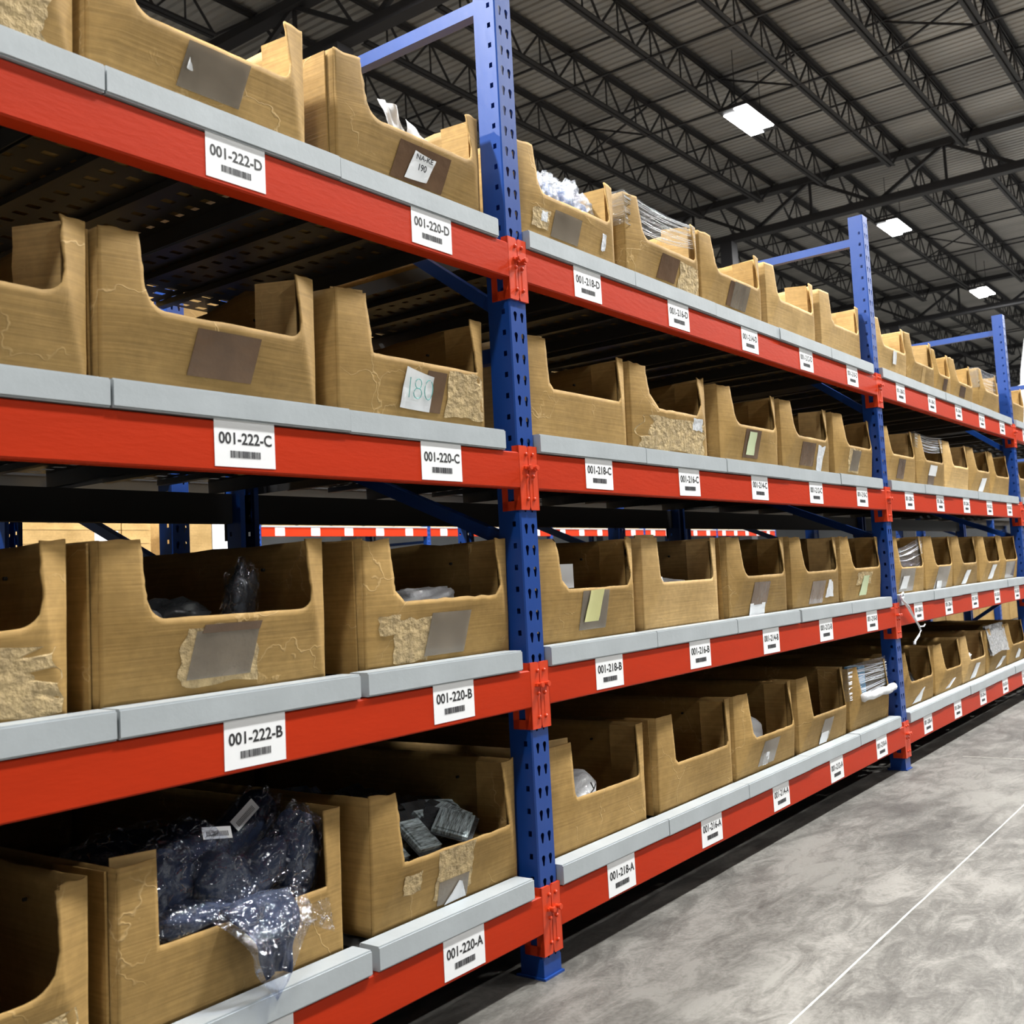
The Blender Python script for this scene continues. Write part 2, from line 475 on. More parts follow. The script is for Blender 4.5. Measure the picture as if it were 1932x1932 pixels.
fo = m.build('added_glow_panel', emit('added_panel_glow', (0.93, 0.97, 1.0), 3.2)); tag(fo, kind='structure')  # added glowing panel, out of view, kept for its sheen on the beams
m = MB()
for y in (-4.4, -2.65, -0.9, 0.85, 2.6): m.box(60.3, 60.42, y-0.08, y+0.08, 0.2, 6.1)
for z in (0.25, 2.2, 4.1, 6.05): m.box(60.3, 60.42, -4.48, 2.68, z-0.08, z+0.08)
tag(m.build('glow_panel_frame', M_BLACK, fo))

# roof steel -------------------------------------------------------
M_STEEL = mat('dark_roof_steel', (0.035, 0.034, 0.037), 0.55, 0.2)
GX = [-4.0, 7.8, 19.6, 31.4, 43.2, 55.0]
ZJB, ZJT = 8.92, 9.52
def chord(x0, x1, z, sgn):
    c = MB()
    for s in (-1, 1):
        c.box(x0, x1, s*0.018-0.006+(s*0.0), s*0.018+0.006, z-0.035, z+0.035)
        c.box(x0, x1, min(s*0.018, s*0.075), max(s*0.018, s*0.075), z+sgn*0.03-0.005, z+sgn*0.03+0.005)
    return c
span = 11.8
jt = chord(0.05, span-0.05, ZJT-0.04, 1).mesh('top_chord', M_STEEL)
jb = chord(0.75, span-0.75, ZJB, -1).mesh('bottom_chord', M_STEEL)
wb = MB(); n = 11; pw = (span-1.5)/n
for i in range(n):
    a = 0.75+i*pw
    wb.bar((a, 0, ZJB), (a+pw/2, 0, ZJT-0.04), 0.028, 0.028)
    wb.bar((a+pw/2, 0, ZJT-0.04), (a+pw, 0, ZJB), 0.028, 0.028)
    wb.bar((a+pw/2, 0, ZJB), (a+pw/2, 0, ZJT-0.04), 0.02, 0.02)
wb.bar((0.05, 0, ZJT-0.04), (0.75, 0, ZJB), 0.035, 0.035)
wb.bar((span-0.05, 0, ZJT-0.04), (span-0.75, 0, ZJB), 0.035, 0.035)
jw = wb.mesh('web', M_STEEL)
JY = [1.91+1.467*k for k in range(-5, 17)]
for gi in range(len(GX)-1):
    for y in JY:
        if gi == 0 and y > 24: continue
        j = empty('roof_joist', (GX[gi], y, 0), 'dark open-web steel joist under the corrugated roof deck', 'roof joist', 'open-web joists under the roof deck')
        link('top_chord', jt, j); link('bottom_chord', jb, j); link('web', jw, j)
# girders across the joists
y0g, y1g = -9.3, 32.0
for gi, gx in enumerate(GX):
    g = empty('roof_girder', (gx, 0, 0), ['dark truss girder above the camera side of the hall', 'dark truss girder crossing the roof behind the top left boxes',
        'big dark truss girder crossing below the two nearer lamps', 'dark truss girder between the second and third lamps', 'dark truss girder beyond the third ceiling lamp', 'farthest dark truss girder near the end wall'][gi], 'roof girder', None)
    a = MB(); a.box(-0.11, 0.11, y0g, y1g, 9.30, 9.44); a.build('top_chord', M_STEEL, g)
    a = MB(); a.box(-0.10, 0.10, y0g, y1g, 8.42, 8.58); a.build('bottom_chord', M_STEEL, g)
    a = MB(); nn = 28; pp = (y1g-y0g)/nn
    for i in range(nn):
        ya_ = y0g+i*pp
        if i % 2 == 0: a.bar((0, ya_, 8.5), (0, ya_+pp, 9.35), 0.07, 0.07)
        else: a.bar((0, ya_, 9.35), (0, ya_+pp, 8.5), 0.07, 0.07)
        if i % 2: a.bar((0, ya_, 8.5), (0, ya_, 9.35), 0.05, 0.05)
    a.build('web', M_STEEL, g)
br = MB(); br.box(-0.016, 0.016, -9, 32, -0.016, 0.016)
brm = br.mesh('bridging_rod', M_STEEL)
for gi in range(len(GX)-1):
    for dx in (3.9, 6.35, 8.8):
        for z in (ZJB-0.03, ZJT-0.05):
            o = link('bridging_rod', brm, None, (GX[gi]+dx, 0, z))
            tag(o, 'thin dark bridging rod running across the roof joists', 'bridging rod', 'bridging rods across the joists')
xb = MB()
xb.bar((0, 0.04, ZJB), (0, 1.43, ZJT-0.05), 0.03, 0.03); xb.bar((0.03, 0.04, ZJT-0.05), (0.03, 1.43, ZJB), 0.03, 0.03)
xm = xb.mesh('cross_bracing', M_STEEL)
for gi in (1, 2, 3):
    for k in (5, 7, 9, 11, 13):
        o = link('cross_bracing', xm, None, (GX[gi]+6.35+0.05, JY[k]+0.02, 0))
        tag(o, 'dark X-shaped bracing between two roof joists', 'roof bracing', 'X bracing between joists')
# columns
for i, (cx, cy) in enumerate([(7.8, 9.0), (19.6, 9.0), (31.4, 9.0), (43.2, 9.0), (19.6, 21.0), (7.8, 21.0), (31.4, 21.0)]):
    m = MB(); m.box(-0.15, 0.15, -0.15, 0.15, 0.03, 8.42)
    lab = ['dark steel column rising behind the top boxes left of the nearest post', 'dark steel column behind the boxes left of the second post',
           'dark steel column behind the third post', 'dark far column seen under the third crossbar', 'far dark column beyond the second column',
           'far dark column deeper in the hall on the left', 'farthest dark column at the back of the hall'][i]
    c = empty('steel_column', (cx, cy, 0), lab, 'column')
    m.build('shaft', M_STEEL, c)
    m = MB(); m.box(-0.22, 0.22, -0.22, 0.22, 0, 0.03); m.build('base_plate', M_STEEL, c)

# white duct seen at the right edge
M_DUCT = mat('white_painted_duct', (0.78, 0.79, 0.80), 0.35)
dct = empty('ventilation_duct', (27.0, 4.25, 0), 'white curved duct hanging at the right picture edge behind the third post', 'duct')
m = MB(); m.tube([(0, -2.2, 7.7), (0, -1.4, 7.7), (0, -0.8, 7.45), (0, -0.45, 7.0), (0, -0.25, 6.4), (0, -0.1, 5.6), (0, 0.0, 4.6), (0, 0, 3.9)], 0.26, 18); m.build('duct_pipe', M_DUCT, dct, smooth=True)
m = MB(); m.cyl((0, -1.4, 7.7), (0, -1.4, 9.5), 0.02, n=6); m.cyl((0, -2.1, 7.7), (0, -2.1, 9.5), 0.02, n=6); m.build('hanger', M_STEEL, dct)
m = MB()
for z in (4.2, 5.2): m.cyl((0, -0.02, z), (0, -0.02, z+0.06), 0.275, n=18)
m.build('duct_band', M_DUCT, dct)

# lamps ---------------------------------------------------------------
M_LAMP = emit('lamp_glow', (1.0, 1.0, 1.0), 60.0)
hb = MB(); hb.box(-0.50, 0.50, -0.20, 0.20, 0.012, 0.07); hb.box(-0.18, 0.18, -0.06, 0.06, 0.07, 0.13); hm = hb.mesh('housing', M_STEEL)
pb = MB(); pb.box(-0.47, 0.36, -0.19, -0.01, 0.0, 0.012); pb.box(-0.36, 0.47, 0.01, 0.19, 0.0, 0.012); pm = pb.mesh('light_panel', M_LAMP)
cb_ = MB()
for s in (-0.4, 0.4): cb_.cyl((s, 0, 0.07), (s, 0, 1.06), 0.006, n=6)
cm_ = cb_.mesh('suspension_cable', M_STEEL)
LAB = {(14.05, 5.74): 'largest glowing white high-bay lamp near the top of the roof', (21.6, 5.74): 'middle glowing high-bay lamp right of the second blue post top',
       (29.4, 5.74): 'smallest glowing high-bay lamp above the third blue post'}
for k, (x, y) in enumerate(LAMPS_BACK+LAMPS_FRONT):
    lab = LAB.get((x, y), 'white high-bay lamp outside the picture, from a group partly added as fill')
    h = empty('high_bay_lamp', (x, y, LAMP_Z), lab, 'ceiling lamp', None if (x, y) in LAB else 'high-bay lamps outside the picture')
    if (x, y) in LAB: h['group'] = 'glowing high-bay lamps'
    h.scale = (1.25, 1.3, 1); link('housing', hm, h); link('light_panel', pm, h); link('suspension_cable', cm_, h)  # fixture oversized so its bright face takes in the bloom around it
    ld = bpy.data.lights.new('lamp_light', 'AREA'); ld.shape = 'RECTANGLE'; ld.size = 0.94; ld.size_y = 0.38
    ld.energy = LAMP_W*(0.35 if y < -5 else 0.45 if (y < 0 and x < 0) else 1.1 if y < 0 else 2.0 if y < 3 else 1.0); ld.color = (1.0, 0.995, 0.97)
    lo = bpy.data.objects.new('lamp_light', ld); COL.objects.link(lo); lo.parent = h; lo.location = (0, 0, -0.012)

# ------------------------------------------------------------------ uprights
def hole_cell(mb, fmap, u0, u1, v0, v1, hole, mi=0):
    """rectangle u0..u1 x v0..v1 with a hole polygon; hole given as absolute (u,v), ccw"""
    n = len(hole); cu = (u0+u1)/2; cv = (v0+v1)/2
    cu = sum(h[0] for h in hole)/n; cv = sum(h[1] for h in hole)/n
    outer = []
    for (a, b) in hole:
        dx, dy = a-cu, b-cv
        t = min([((u1-cu)/dx if dx > 1e-9 else (u0-cu)/dx if dx < -1e-9 else 1e9), ((v1-cv)/dy if dy > 1e-9 else (v0-cv)/dy if dy < -1e-9 else 1e9)])
        outer.append((cu+dx*t, cv+dy*t))
    cor = [(u1, v1), (u0, v1), (u0, v0), (u1, v0)]
    vs = [fmap(*p) for p in hole]+[fmap(*p) for p in outer]
    fs = []
    for i in range(n):
        j = (i+1) % n
        o1, o2 = outer[i], outer[j]
        if abs(o1[0]-o2[0]) > 1e-6 and abs(o1[1]-o2[1]) > 1e-6:
            best = min(cor, key=lambda c: abs(c[0]-o1[0])+abs(c[1]-o1[1])+abs(c[0]-o2[0])+abs(c[1]-o2[1]) if (abs(c[0]-o1[0]) < 1e-6 or abs(c[1]-o1[1]) < 1e-6) and (abs(c[0]-o2[0]) < 1e-6 or abs(c[1]-o2[1]) < 1e-6) else 9)
            vs.append(fmap(*best)); fs.append((i, n+i, len(vs)-1, n+j, j))
        else: fs.append((i, n+i, n+j, j))
    mb.add(vs, fs, mi)
def tear(cu, cv):
    r, h = 0.0062, 0.012
    pts = []
    for k in range(9):
        t = PI*1.12 * k/8 - PI*0.06
        pts.append((cu+r*math.cos(t), cv+0.004+r*math.sin(t)*0.95))
    pts += [(cu-0.0035, cv-0.006), (cu-0.0028, cv-0.0125), (cu, cv-0.0145), (cu+0.0028, cv-0.0125), (cu+0.0035, cv-0.006)]
    return pts
def sq(cu, cv):
    a, b = 0.0048, 0.0062
    return [(cu+a, cv), (cu+a, cv+b), (cu, cv+b), (cu-a, cv+b), (cu-a, cv), (cu-a, cv-b), (cu, cv-b), (cu+a, cv-b)]
def post_mesh(name):
    mb = MB()
    H = 2.435; zc0 = 2.3036  # square hole row 0
    NR = 46
    zt = H
    Wf, Dp = PW, PD
    bv = 0.003
    # rows: cell k spans zc-P/2..zc+P/2 around each square hole
    rows = [zc0-P*k for k in range(-2, NR)]
    rows = [z for z in rows if z-P/2 > 0.004]
    for z in rows:
        a, b = z-P/2, min(z+P/2, H)
        # front face y=0, two teardrop columns
        zh = z-0.010
        hole_cell(mb, lambda u, v: (u, 0, v), bv, Wf/2, a, b, tear(0.0195, zh))
        hole_cell(mb, lambda u, v: (u, 0, v), Wf/2, Wf-bv, a, b, tear(Wf-0.0195, zh))
        # both webs with square holes
        for x in (0.0, Wf):
            hole_cell(mb, lambda u, v, x=x: (x, u, v), bv, Dp, a, b, sq(0.0200, z) if b > z+0.01 else sq(0.02, z))
        for xa, ya_, xb_, yb_ in ((0, bv, bv, 0), (Wf-bv, 0, Wf, bv)):
            mb.add([(xa, ya_, a), (xb_, yb_, a), (xb_, yb_, b), (xa, ya_, b)], [(0, 1, 2, 3)])
    zlo = rows[-1]-P/2; zhi = min(rows[0]+P/2, H)
    for za, zb in ((0.0, zlo), (zhi, H)):
        if zb-za < 1e-4: continue
        mb.add([(0, Dp, za), (0, 0, za), (Wf, 0, za), (Wf, Dp, za), (0, Dp, zb), (0, 0, zb), (Wf, 0, zb), (Wf, Dp, zb)], [(0, 1, 5, 4), (1, 2, 6, 5), (2, 3, 7, 6)])
    # return lips at the back
    for xa, xb_ in ((0.0, 0.016), (Wf-0.016, Wf)):
        mb.add([(xa, Dp, 0), (xb_, Dp, 0), (xb_, Dp, H), (xa, Dp, H)], [(0, 1, 2, 3)])
    me = mb.mesh(name, M_BLUE)
    bm = bmesh.new(); bm.from_mesh(me)
    bmesh.ops.remove_doubles(bm, verts=bm.verts, dist=2e-5)
    bmesh.ops.recalc_face_normals(bm, faces=bm.faces)
    bm.to_mesh(me); bm.free()
    return me
PM = post_mesh('front_post')
fpm = MB(); fpm.box(-0.004, PW+0.004, -0.006, PD+0.012, 0, 0.005); FPM = fpm.mesh('foot_plate', M_BLUE)
def brace_mesh(a, b, wd=0.03):
    q = MB(); q.bar(a, b, 0.028, wd); return q.mesh('brace', M_BLUE)
xm_ = PW/2
BR = [brace_mesh((xm_, PD-0.005, z), (xm_, FR-PD+0.005, z), 0.035) for z in (2.325, 1.447, 0.25)]
BR += [brace_mesh((xm_, 0.05, 1.55), (xm_, FR-0.05, 2.27)), brace_mesh((xm_, 0.05, 0.99), (xm_, FR-0.05, 1.40)), brace_mesh((xm_, 0.05, 0.93), (xm_, FR-0.05, 0.30))]
def upright(x, y, label, group):
    u = empty('upright_frame', (x, y, 0), label, 'rack upright', group)
    link('front_post', PM, u)
    r = link('rear_post', PM, u, (PW, FR, 0)); r.rotation_euler = (0, 0, PI)
    link('foot_plate', FPM, u); r = link('foot_plate', FPM, u, (PW, FR, 0)); r.rotation_euler = (0, 0, PI)
    for b in BR: link('brace', b, u)
    return u
for k in (-1, 0, 1, 2, 3):
    upright(k*L, 0, {-1: 'blue perforated upright frame left of the picture', 0: 'nearest blue perforated upright frame with punched holes', 1: 'second blue perforated upright frame along the rack',
                     2: 'third blue perforated upright frame, near the right edge', 3: 'fourth blue upright frame, beyond the right edge'}[k], 'blue upright frames of the rack')

# ------------------------------------------------------------------ beams
BZ0, BZ1 = -0.088, 0.012   # relative to the underside of the deck lip
def rail_mesh():
    q = MB(); x0, x1 = PW+0.001, L-0.001
    # stepped box section: front face, bottom with a small step
    prof = [(-0.006, BZ0+0.003), (-0.003, BZ0), (0.022, BZ0), (0.024, BZ0+0.006), (0.044, BZ0+0.006), (0.044, -0.004), (0.02, -0.004), (0.02, -0.002), (-0.003, -0.002), (-0.006, -0.005)]
    n = len(prof)
    vs = [(x0, y, z) for y, z in prof]+[(x1, y, z) for y, z in prof]
    q.add(vs, [(i, (i+1) % n, n+(i+1) % n, n+i) for i in range(n)]+[tuple(range(n)), tuple(range(n, 2*n))[::-1]])
    return q.mesh('rail', M_RED)
RAIL = rail_mesh()
def plate_mesh(side):
    """end connector; side=+1 sits at the left end of a beam (right half of the post), -1 at the right end"""
    q = MB()
    z0, z1 = -0.138, 0.014
    th = 0.006
    if side < 0:
        xa, xb_ = -0.003, PW/2-0.0012; xo = -0.003
    else:
        xa, xb_ = PW/2+0.0012, PW+0.003; xo = PW+0.003
    c = 0.007
    xi = xb_ if side < 0 else xa
    s = -1 if side < 0 else 1
    prof = [(xo, z0), (xi+s*c*0.4, z0), (xi, z0+c), (xi, z1-c), (xi+s*c*0.6, z1), (xo, z1)]
    vs = [(x, -th, z) for x, z in prof]+[(x, -0.0005, z) for x, z in prof]
    n = len(prof)
    q.add(vs, [(i, (i+1) % n, n+(i+1) % n, n+i) for i in range(n)]+[tuple(range(n)), tuple(range(n, 2*n))[::-1]])
    # flange going back beside the post
    x_in = -0.0005 if side < 0 else PW+0.0005
    x_out = xo
    q.box(min(x_in, x_out), max(x_in, x_out), -th, 0.050, z0, z0+0.022)
    q.box(min(x_in, x_out), max(x_in, x_out), -th, 0.014, z0, z1)
    q.box(min(x_in, x_out), max(x_in, x_out), 0.034, 0.050, z0, -0.01)
    return q.mesh('end_connector', M_REDPLATE)
PLN, PLP = plate_mesh(-1), plate_mesh(1)
def rivets_mesh(side):
    q = MB(); cx = PW/2-0.0085 if side < 0 else PW/2+0.0155
    for z in (-0.006, -0.058, -0.112):
        q.cyl((cx, -0.006, z), (cx, -0.0095, z), 0.0046, 0.0042, 10); q.cyl((cx, -0.0095, z), (cx, -0.0115, z), 0.0042, 0.002, 10)
    q.box(cx-0.002, cx+0.002, -0.0068, -0.006, -0.108, -0.066)
    return q.mesh('rivet', M_REDPLATE)
def pin_mesh(side):
    q = MB(); cx = PW/2-0.008 if side < 0 else PW/2+0.016
    q.cyl((cx, -0.006, -0.038), (cx, -0.018, -0.038), 0.0052, 0.0048, 10)
    q.cyl((cx, -0.018, -0.038), (cx, -0.022, -0.038), 0.0072, 0.006, 10)
    q.bar((cx-0.010, -0.008, -0.038), (cx+0.012, -0.008, -0.042), 0.006, 0.006)
    return q.mesh('safety_bolt', M_REDPLATE)
RVN, RVP, PNN, PNP = rivets_mesh(-1), rivets_mesh(1), pin_mesh(-1), pin_mesh(1)
stk = MB()
SW, SH = 0.1245, 0.0875
nst = 8
for i in range(nst):
    for j in range(2):
        pass
stk.box(-SW/2, SW/2, -0.0008, 0, 0, SH)
STK = stk.mesh('location_sticker', M_STICK)
bcm = {}
def barcode(seed):
    q = MB(); r = random.Random(seed); x = -0.031
    while x < 0.031:
        wd = r.choice((0.0007, 0.0012, 0.0018)); q.box(x, x+wd, -0.0014, -0.0008, 0.016, 0.028); x += wd+r.choice((0.0007, 0.0010, 0.0016))
    return q.mesh('barcode', M_INK2)
BCS = [barcode(s) for s in range(4)]
def number_mesh(s):
    q = MB(); text_geo(q, s, -0.054, 0.056, 0.040, 0.0195, -0.0012)
    return q.mesh('lettering', M_INK)
NUM = {-1: ['230', '226', '224', '222', '220'], 0: ['218', '216', '214', '212', '210'], 1: ['208', '206', '204', '202', '200'], 2: ['198', '196', '194', '192', '190']}
BN = {-1: 'left of the nearest blue post', 0: 'between the nearest and second blue posts', 1: 'between the second and third blue posts', 2: 'right of the third blue post'}
r_ = random.Random(5)
for lv, zb in ZB.items():
    for k in (-1, 0, 1, 2):
        b = empty('shelf_beam', (k*L, 0, zb), 'orange-red beam under the %s, %s' % (SHELF[lv], BN[k]), 'rack beam', 'front beams of the rack')
        link('rail', RAIL, b)
        o = link('end_connector', PLP, b); link('rivet', RVP, o); link('safety_bolt', PNP, o)
        o = link('end_connector', PLN, b, (L, 0, 0)); link('rivet', RVN, o); link('safety_bolt', PNN, o)
        for i in range(5):
            xs = 0.325+0.4815*i
            if k == -1 and i == 4: xs = -0.266+L
            if k == -1 and i == 3: xs = -0.765+L
            s = '001-%s-%s' % (NUM[k][i], lv)
            st = link('location_sticker', STK, b, (xs+r_.uniform(-.004, .004), -0.0062, BZ0+0.008+r_.uniform(-.002, .002)))
            st.rotation_euler = (0, r_.uniform(-.012, .012), 0)
            st['label'] = 'white sticker reading %s' % s
            link('lettering', number_mesh(s), st)
            link('barcode', BCS[(i+k) % 4], st)
        # rear beam
        rb = empty('rear_shelf_beam', (k*L, FR, zb), 'shade-darkened rear beam under the %s, %s' % (SHELF[lv], BN[k]), 'rack beam', 'rear beams of the rack')
        q = MB(); q.box(PW, L, -0.03, 0.008, BZ0, -0.002); q.build('rail', M_BLACK, rb)  # black colour stands for the shade at the rear of the shelves
        q = MB(); q.box(PW/2+0.002, PW+0.002, 0.001, 0.007, -0.138, 0.014); q.build('end_connector', M_BLACK, rb)
        q = MB(); q.box(L-0.002, L+PW/2-0.002, 0.001, 0.007, -0.138, 0.014); q.build('end_connector', M_BLACK, rb)

# ------------------------------------------------------------------ deck planks
def plank_meshes(wd):
    q = MB(); q.box(0, wd, -0.0125, 0.042, 0, CAP)
    lip = q.mesh('front_lip', M_GREY)
    bm = bmesh.new(); bm.from_mesh(lip)
    bmesh.ops.bevel(bm, geom=[e for e in bm.edges if abs(e.verts[0].co.x-e.verts[1].co.x) > 0.1], offset=0.003, segments=2, affect='EDGES')
    bm.to_mesh(lip); bm.free()
    d = MB()
    nx, ny = 17, 57
    z = CAP-0.012
    y0, y1 = 0.046, FR-0.002
    vs = [(0.002+(wd-0.004)*i/nx, y0+(y1-y0)*j/ny, z) for j in range(ny+1) for i in range(nx+1)]
    fs = []
    for j in range(ny):
        for i in range(nx):
            if i % 2 == 1 and j % 3 == 1: continue
            a = j*(nx+1)+i
            fs.append((a, a+1, a+nx+2, a+nx+1))
    d.add(vs, fs)
    for x in (0.002, wd-0.004): d.box(x, x+0.002, y0, y1, -0.002, z)
    for x in (wd*0.33, wd*0.67): d.box(x-0.012, x+0.012, y0, y1, z-0.016, z-0.001)
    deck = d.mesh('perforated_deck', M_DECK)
    return lip, deck
PLK = plank_meshes(0.4822)
PLKS = plank_meshes(0.4690)
def planks(k, lv):
    e = {-1: [0.078, 0.562, 1.048, 1.535, 2.022], 0: [0.076, 0.561, 1.046, 1.531, 2.018], 1: [0.078, 0.560, 1.046, 1.531, 2.018], 2: [0.078, 0.560, 1.046, 1.531, 2.018]}[k]
    for i in range(5):
        x = e[i]; kit = PLK
        if lv in 'AB' and k == -1 and i == 4: x += 0.016; kit = PLKS
        if lv in 'BC' and k == 0 and i >= 3: x += (0.012 if lv == 'B' else 0)
        if k == -1 and i == 4 and lv in 'CD': x += -0.003; kit = PLK if lv == 'D' else PLKS
        if k == 0 and i == 4: kit = PLK if lv != 'B' else PLKS
        if k == -1: side = '%s left of the nearest blue post' % ['fifth', 'fourth', 'third', 'second', 'first'][i]
        else: side = '%s right of the %s blue post' % (['first', 'second', 'third', 'fourth', 'fifth'][i], POSTN[k])
        p = empty('deck_plank', (k*L+x, r_.uniform(-.0015, .0015), ZB[lv]+r_.uniform(-.001, .001)), 'grey steel shelf plank, %s, %s' % (SHELF[lv], side), 'shelf plank', 'grey deck planks on the beams')
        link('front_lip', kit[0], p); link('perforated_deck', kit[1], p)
for lv in 'ABCD':
    for k in (-1, 0, 1, 2): planks(k, lv)

# ------------------------------------------------------------------ cardboard bins
BY = 0.050
class Bin:
    pass
def disp(b, x, z):
    t = min(z/b.cz, 1.0)
    if z <= b.cz:
        xl = b.pl*t; xr = b.W-(b.W-b.pr)*t
        if x < xl: f = t*x/max(xl, 1e-6)
        elif x > xr: f = t*(b.W-x)/max(b.W-xr, 1e-6)
        else: f = t*(1+0.12*math.sin(PI*(x-xl)/max(xr-xl, 1e-6)))
    else:
        h = (z-b.cz)/(b.H-b.cz)
        if x <= b.W/2: f = min(x/b.pl, 1)*(1-0.8*h)
        else: f = min((b.W-x)/(b.W-b.pr), 1)*(1-0.8*h)
    wob = 0.0012*noise.noise(Vector((x*14+b.seed, z*14, 3.1*b.seed)))
    return -b.bulge*f-b.lean*z/b.H+wob

def bin_body(b):
    """front with the cut-out, two sides, back and bottom; one continuous body"""
    W, D, H, T = b.W, b.D, b.H, 0.005
    rr = b.r
    bm = bmesh.new()
    def jit(x, s): return s*noise.noise(Vector((x*38+b.seed*9.7, b.seed*3.3, 0.5)))
    # ---- front: columns
    cols = []
    NL, NM = 11, 26
    zc = lambda x: b.cz
    def cut(x):
        if x < b.pl+rr:
            u = (b.pl+rr-x)/rr
            return b.cz+(rr-math.sqrt(max(0, rr*rr-(rr*u)**2)) if b.style == 'round' else rr*u if b.style == 'chamfer' else rr*u*0.1)
        if x > b.pr-rr:
            u = (x-(b.pr-rr))/rr
            return b.cz+(rr-math.sqrt(max(0, rr*rr-(rr*u)**2)) if b.style == 'round' else rr*u if b.style == 'chamfer' else rr*u*0.1)
        return b.cz+jit(x, 0.0015*b.wear)
    def ramp(x0, x1, n): return [x0+(x1-x0)*i/n for i in range(n+1)]
    xm = ramp(b.pl, b.pl+rr, 6)[:-1]+ramp(b.pl+rr, b.pr-rr, 12)+ramp(b.pr-rr, b.pr, 6)[1:]
    NR = 13
    def vert(x, z, y=None):
        return bm.verts.new((x, (disp(b, x, z) if y is None else y), z))
    def strip(xs, tops, z0f):
        g = []
        for x, tp in zip(xs, tops):
            g.append([vert(x, z0f(x)+(tp-z0f(x))*j/NR) for j in range(NR+1)])
        for i in range(len(xs)-1):
            for j in range(NR):
                bm.faces.new((g[i][j], g[i+1][j], g[i+1][j+1], g[i][j+1]))
    ctl, ctr = cut(b.pl), cut(b.pr)
    xl = ramp(0, b.pl, NL); xr = ramp(b.pr, W, NL)
    strip(xm, [cut(x) for x in xm], lambda x: 0.0)
    strip(xl, [ctl]*len(xl), lambda x: 0.0)
    strip(xr, [ctr]*len(xr), lambda x: 0.0)
    hl, hr = H+b.tl, H+b.tr
    def up(xs, zb, top, inner, sgn):
        g = []
        for i, x in enumerate(xs):
            row = []
            tp = top+jit(x+2, 0.004*b.wear)
            for j in range(NR+1):
                z = zb+(tp-zb)*j/NR
                xx = x
                if abs(x-inner) < 1e-6 and j > 0: xx = x+jit(z*1.7+5, 0.0022*b.wear)+(sgn*b.nib if j == NR else 0)
                row.append(bm.verts.new((xx, disp(b, x, z), z)))
            g.append(row)
        for i in range(len(xs)-1):
            for j in range(NR):
                bm.faces.new((g[i][j], g[i+1][j], g[i+1][j+1], g[i][j+1]))
    up(xl, ctl, hl, b.pl, -1)
    up(xr, ctr, hr, b.pr, 1)
    # ---- sides
    NY = 14
    for x, s in ((0.0, -1), (W, 1)):
        g = []
        for i in range(NY+1):
            y = D*i/NY
            top = H+(b.tl if s < 0 else b.tr)*max(0, 1-y/0.1)+0.006*b.wear*noise.noise(Vector((y*9+b.seed, s*4.1, 1)))
            if b.dip and s > 0 and i == 3: top += b.dip
            if b.dip and s > 0 and i == 4: top += b.dip*0.4
            row = []
            for j in range(NR+1):
                z = top*j/NR
                bow = s*0.004*math.sin(PI*y/D)*(z/H)+0.001*noise.noise(Vector((y*8, z*8, b.seed+s)))
                row.append(bm.verts.new((x+(bow if 0 < i < NY else 0), y+(disp(b, x, min(z, H)) if i == 0 else 0), z)))
            g.append(row)
        for i in range(NY):
            for j in range(NR):
                bm.faces.new((g[i][j], g[i+1][j], g[i+1][j+1], g[i][j+1]))
    # ---- back and bottom
    def quad(a, c, d, e): bm.faces.new([bm.verts.new(p) for p in (a, c, d, e)])
    quad((0, D, 0), (W, D, 0), (W, D, H), (0, D, H))
    quad((0, 0, 0.001), (W, 0, 0.001), (W, D, 0.001), (0, D, 0.001))
    # ragged back flap standing up
    n = 9
    pv = None
    for i in range(n+1):
        x = W*(0.06+0.88*i/n)
        h = H+0.012+0.016*noise.noise(Vector((x*17, b.seed*2.7, 4)))
        c = (bm.verts.new((x, D-0.004, H-0.002)), bm.verts.new((x, D-0.012, max(H+0.003, h))))
        if pv: bm.faces.new((pv[0], c[0], c[1], pv[1]))
        pv = c
    bmesh.ops.remove_doubles(bm, verts=bm.verts, dist=0.0004)
    bmesh.ops.recalc_face_normals(bm, faces=bm.faces)
    me = bpy.data.meshes.new('body')
    bm.to_mesh(me); bm.free()
    me.materials.append(M_CARDPALE if b.pale else M_CARD)
    for p in me.polygons: p.use_smooth = True
    me.set_sharp_from_angle(angle=math.radians(40))
    # small round vent holes seen on the side walls
    return me

def flap_mesh(b, hgt, wid, seed):
    m = MB(); n = 8
    T = 0.004
    for k, off in enumerate((0.0,)):
        vs = []
        for j in range(n+1):
            z = hgt*j/n
            e = 0.003*b.wear*noise.noise(Vector((z*30, seed, 0)))
            for (x, y) in ((0, 0), (-T, 0), (-T, wid+e), (0, wid+e)): vs.append((x, y, z))
        fs = [(0, 1, 2, 3), (4*n, 4*n+3, 4*n+2, 4*n+1)]
        for j in range(n):
            for q in range(4):
                fs.append((4*j+q, 4*j+(q+1) % 4, 4*j+4+(q+1) % 4, 4*j+4+q))
        m.add(vs, fs)
    return m

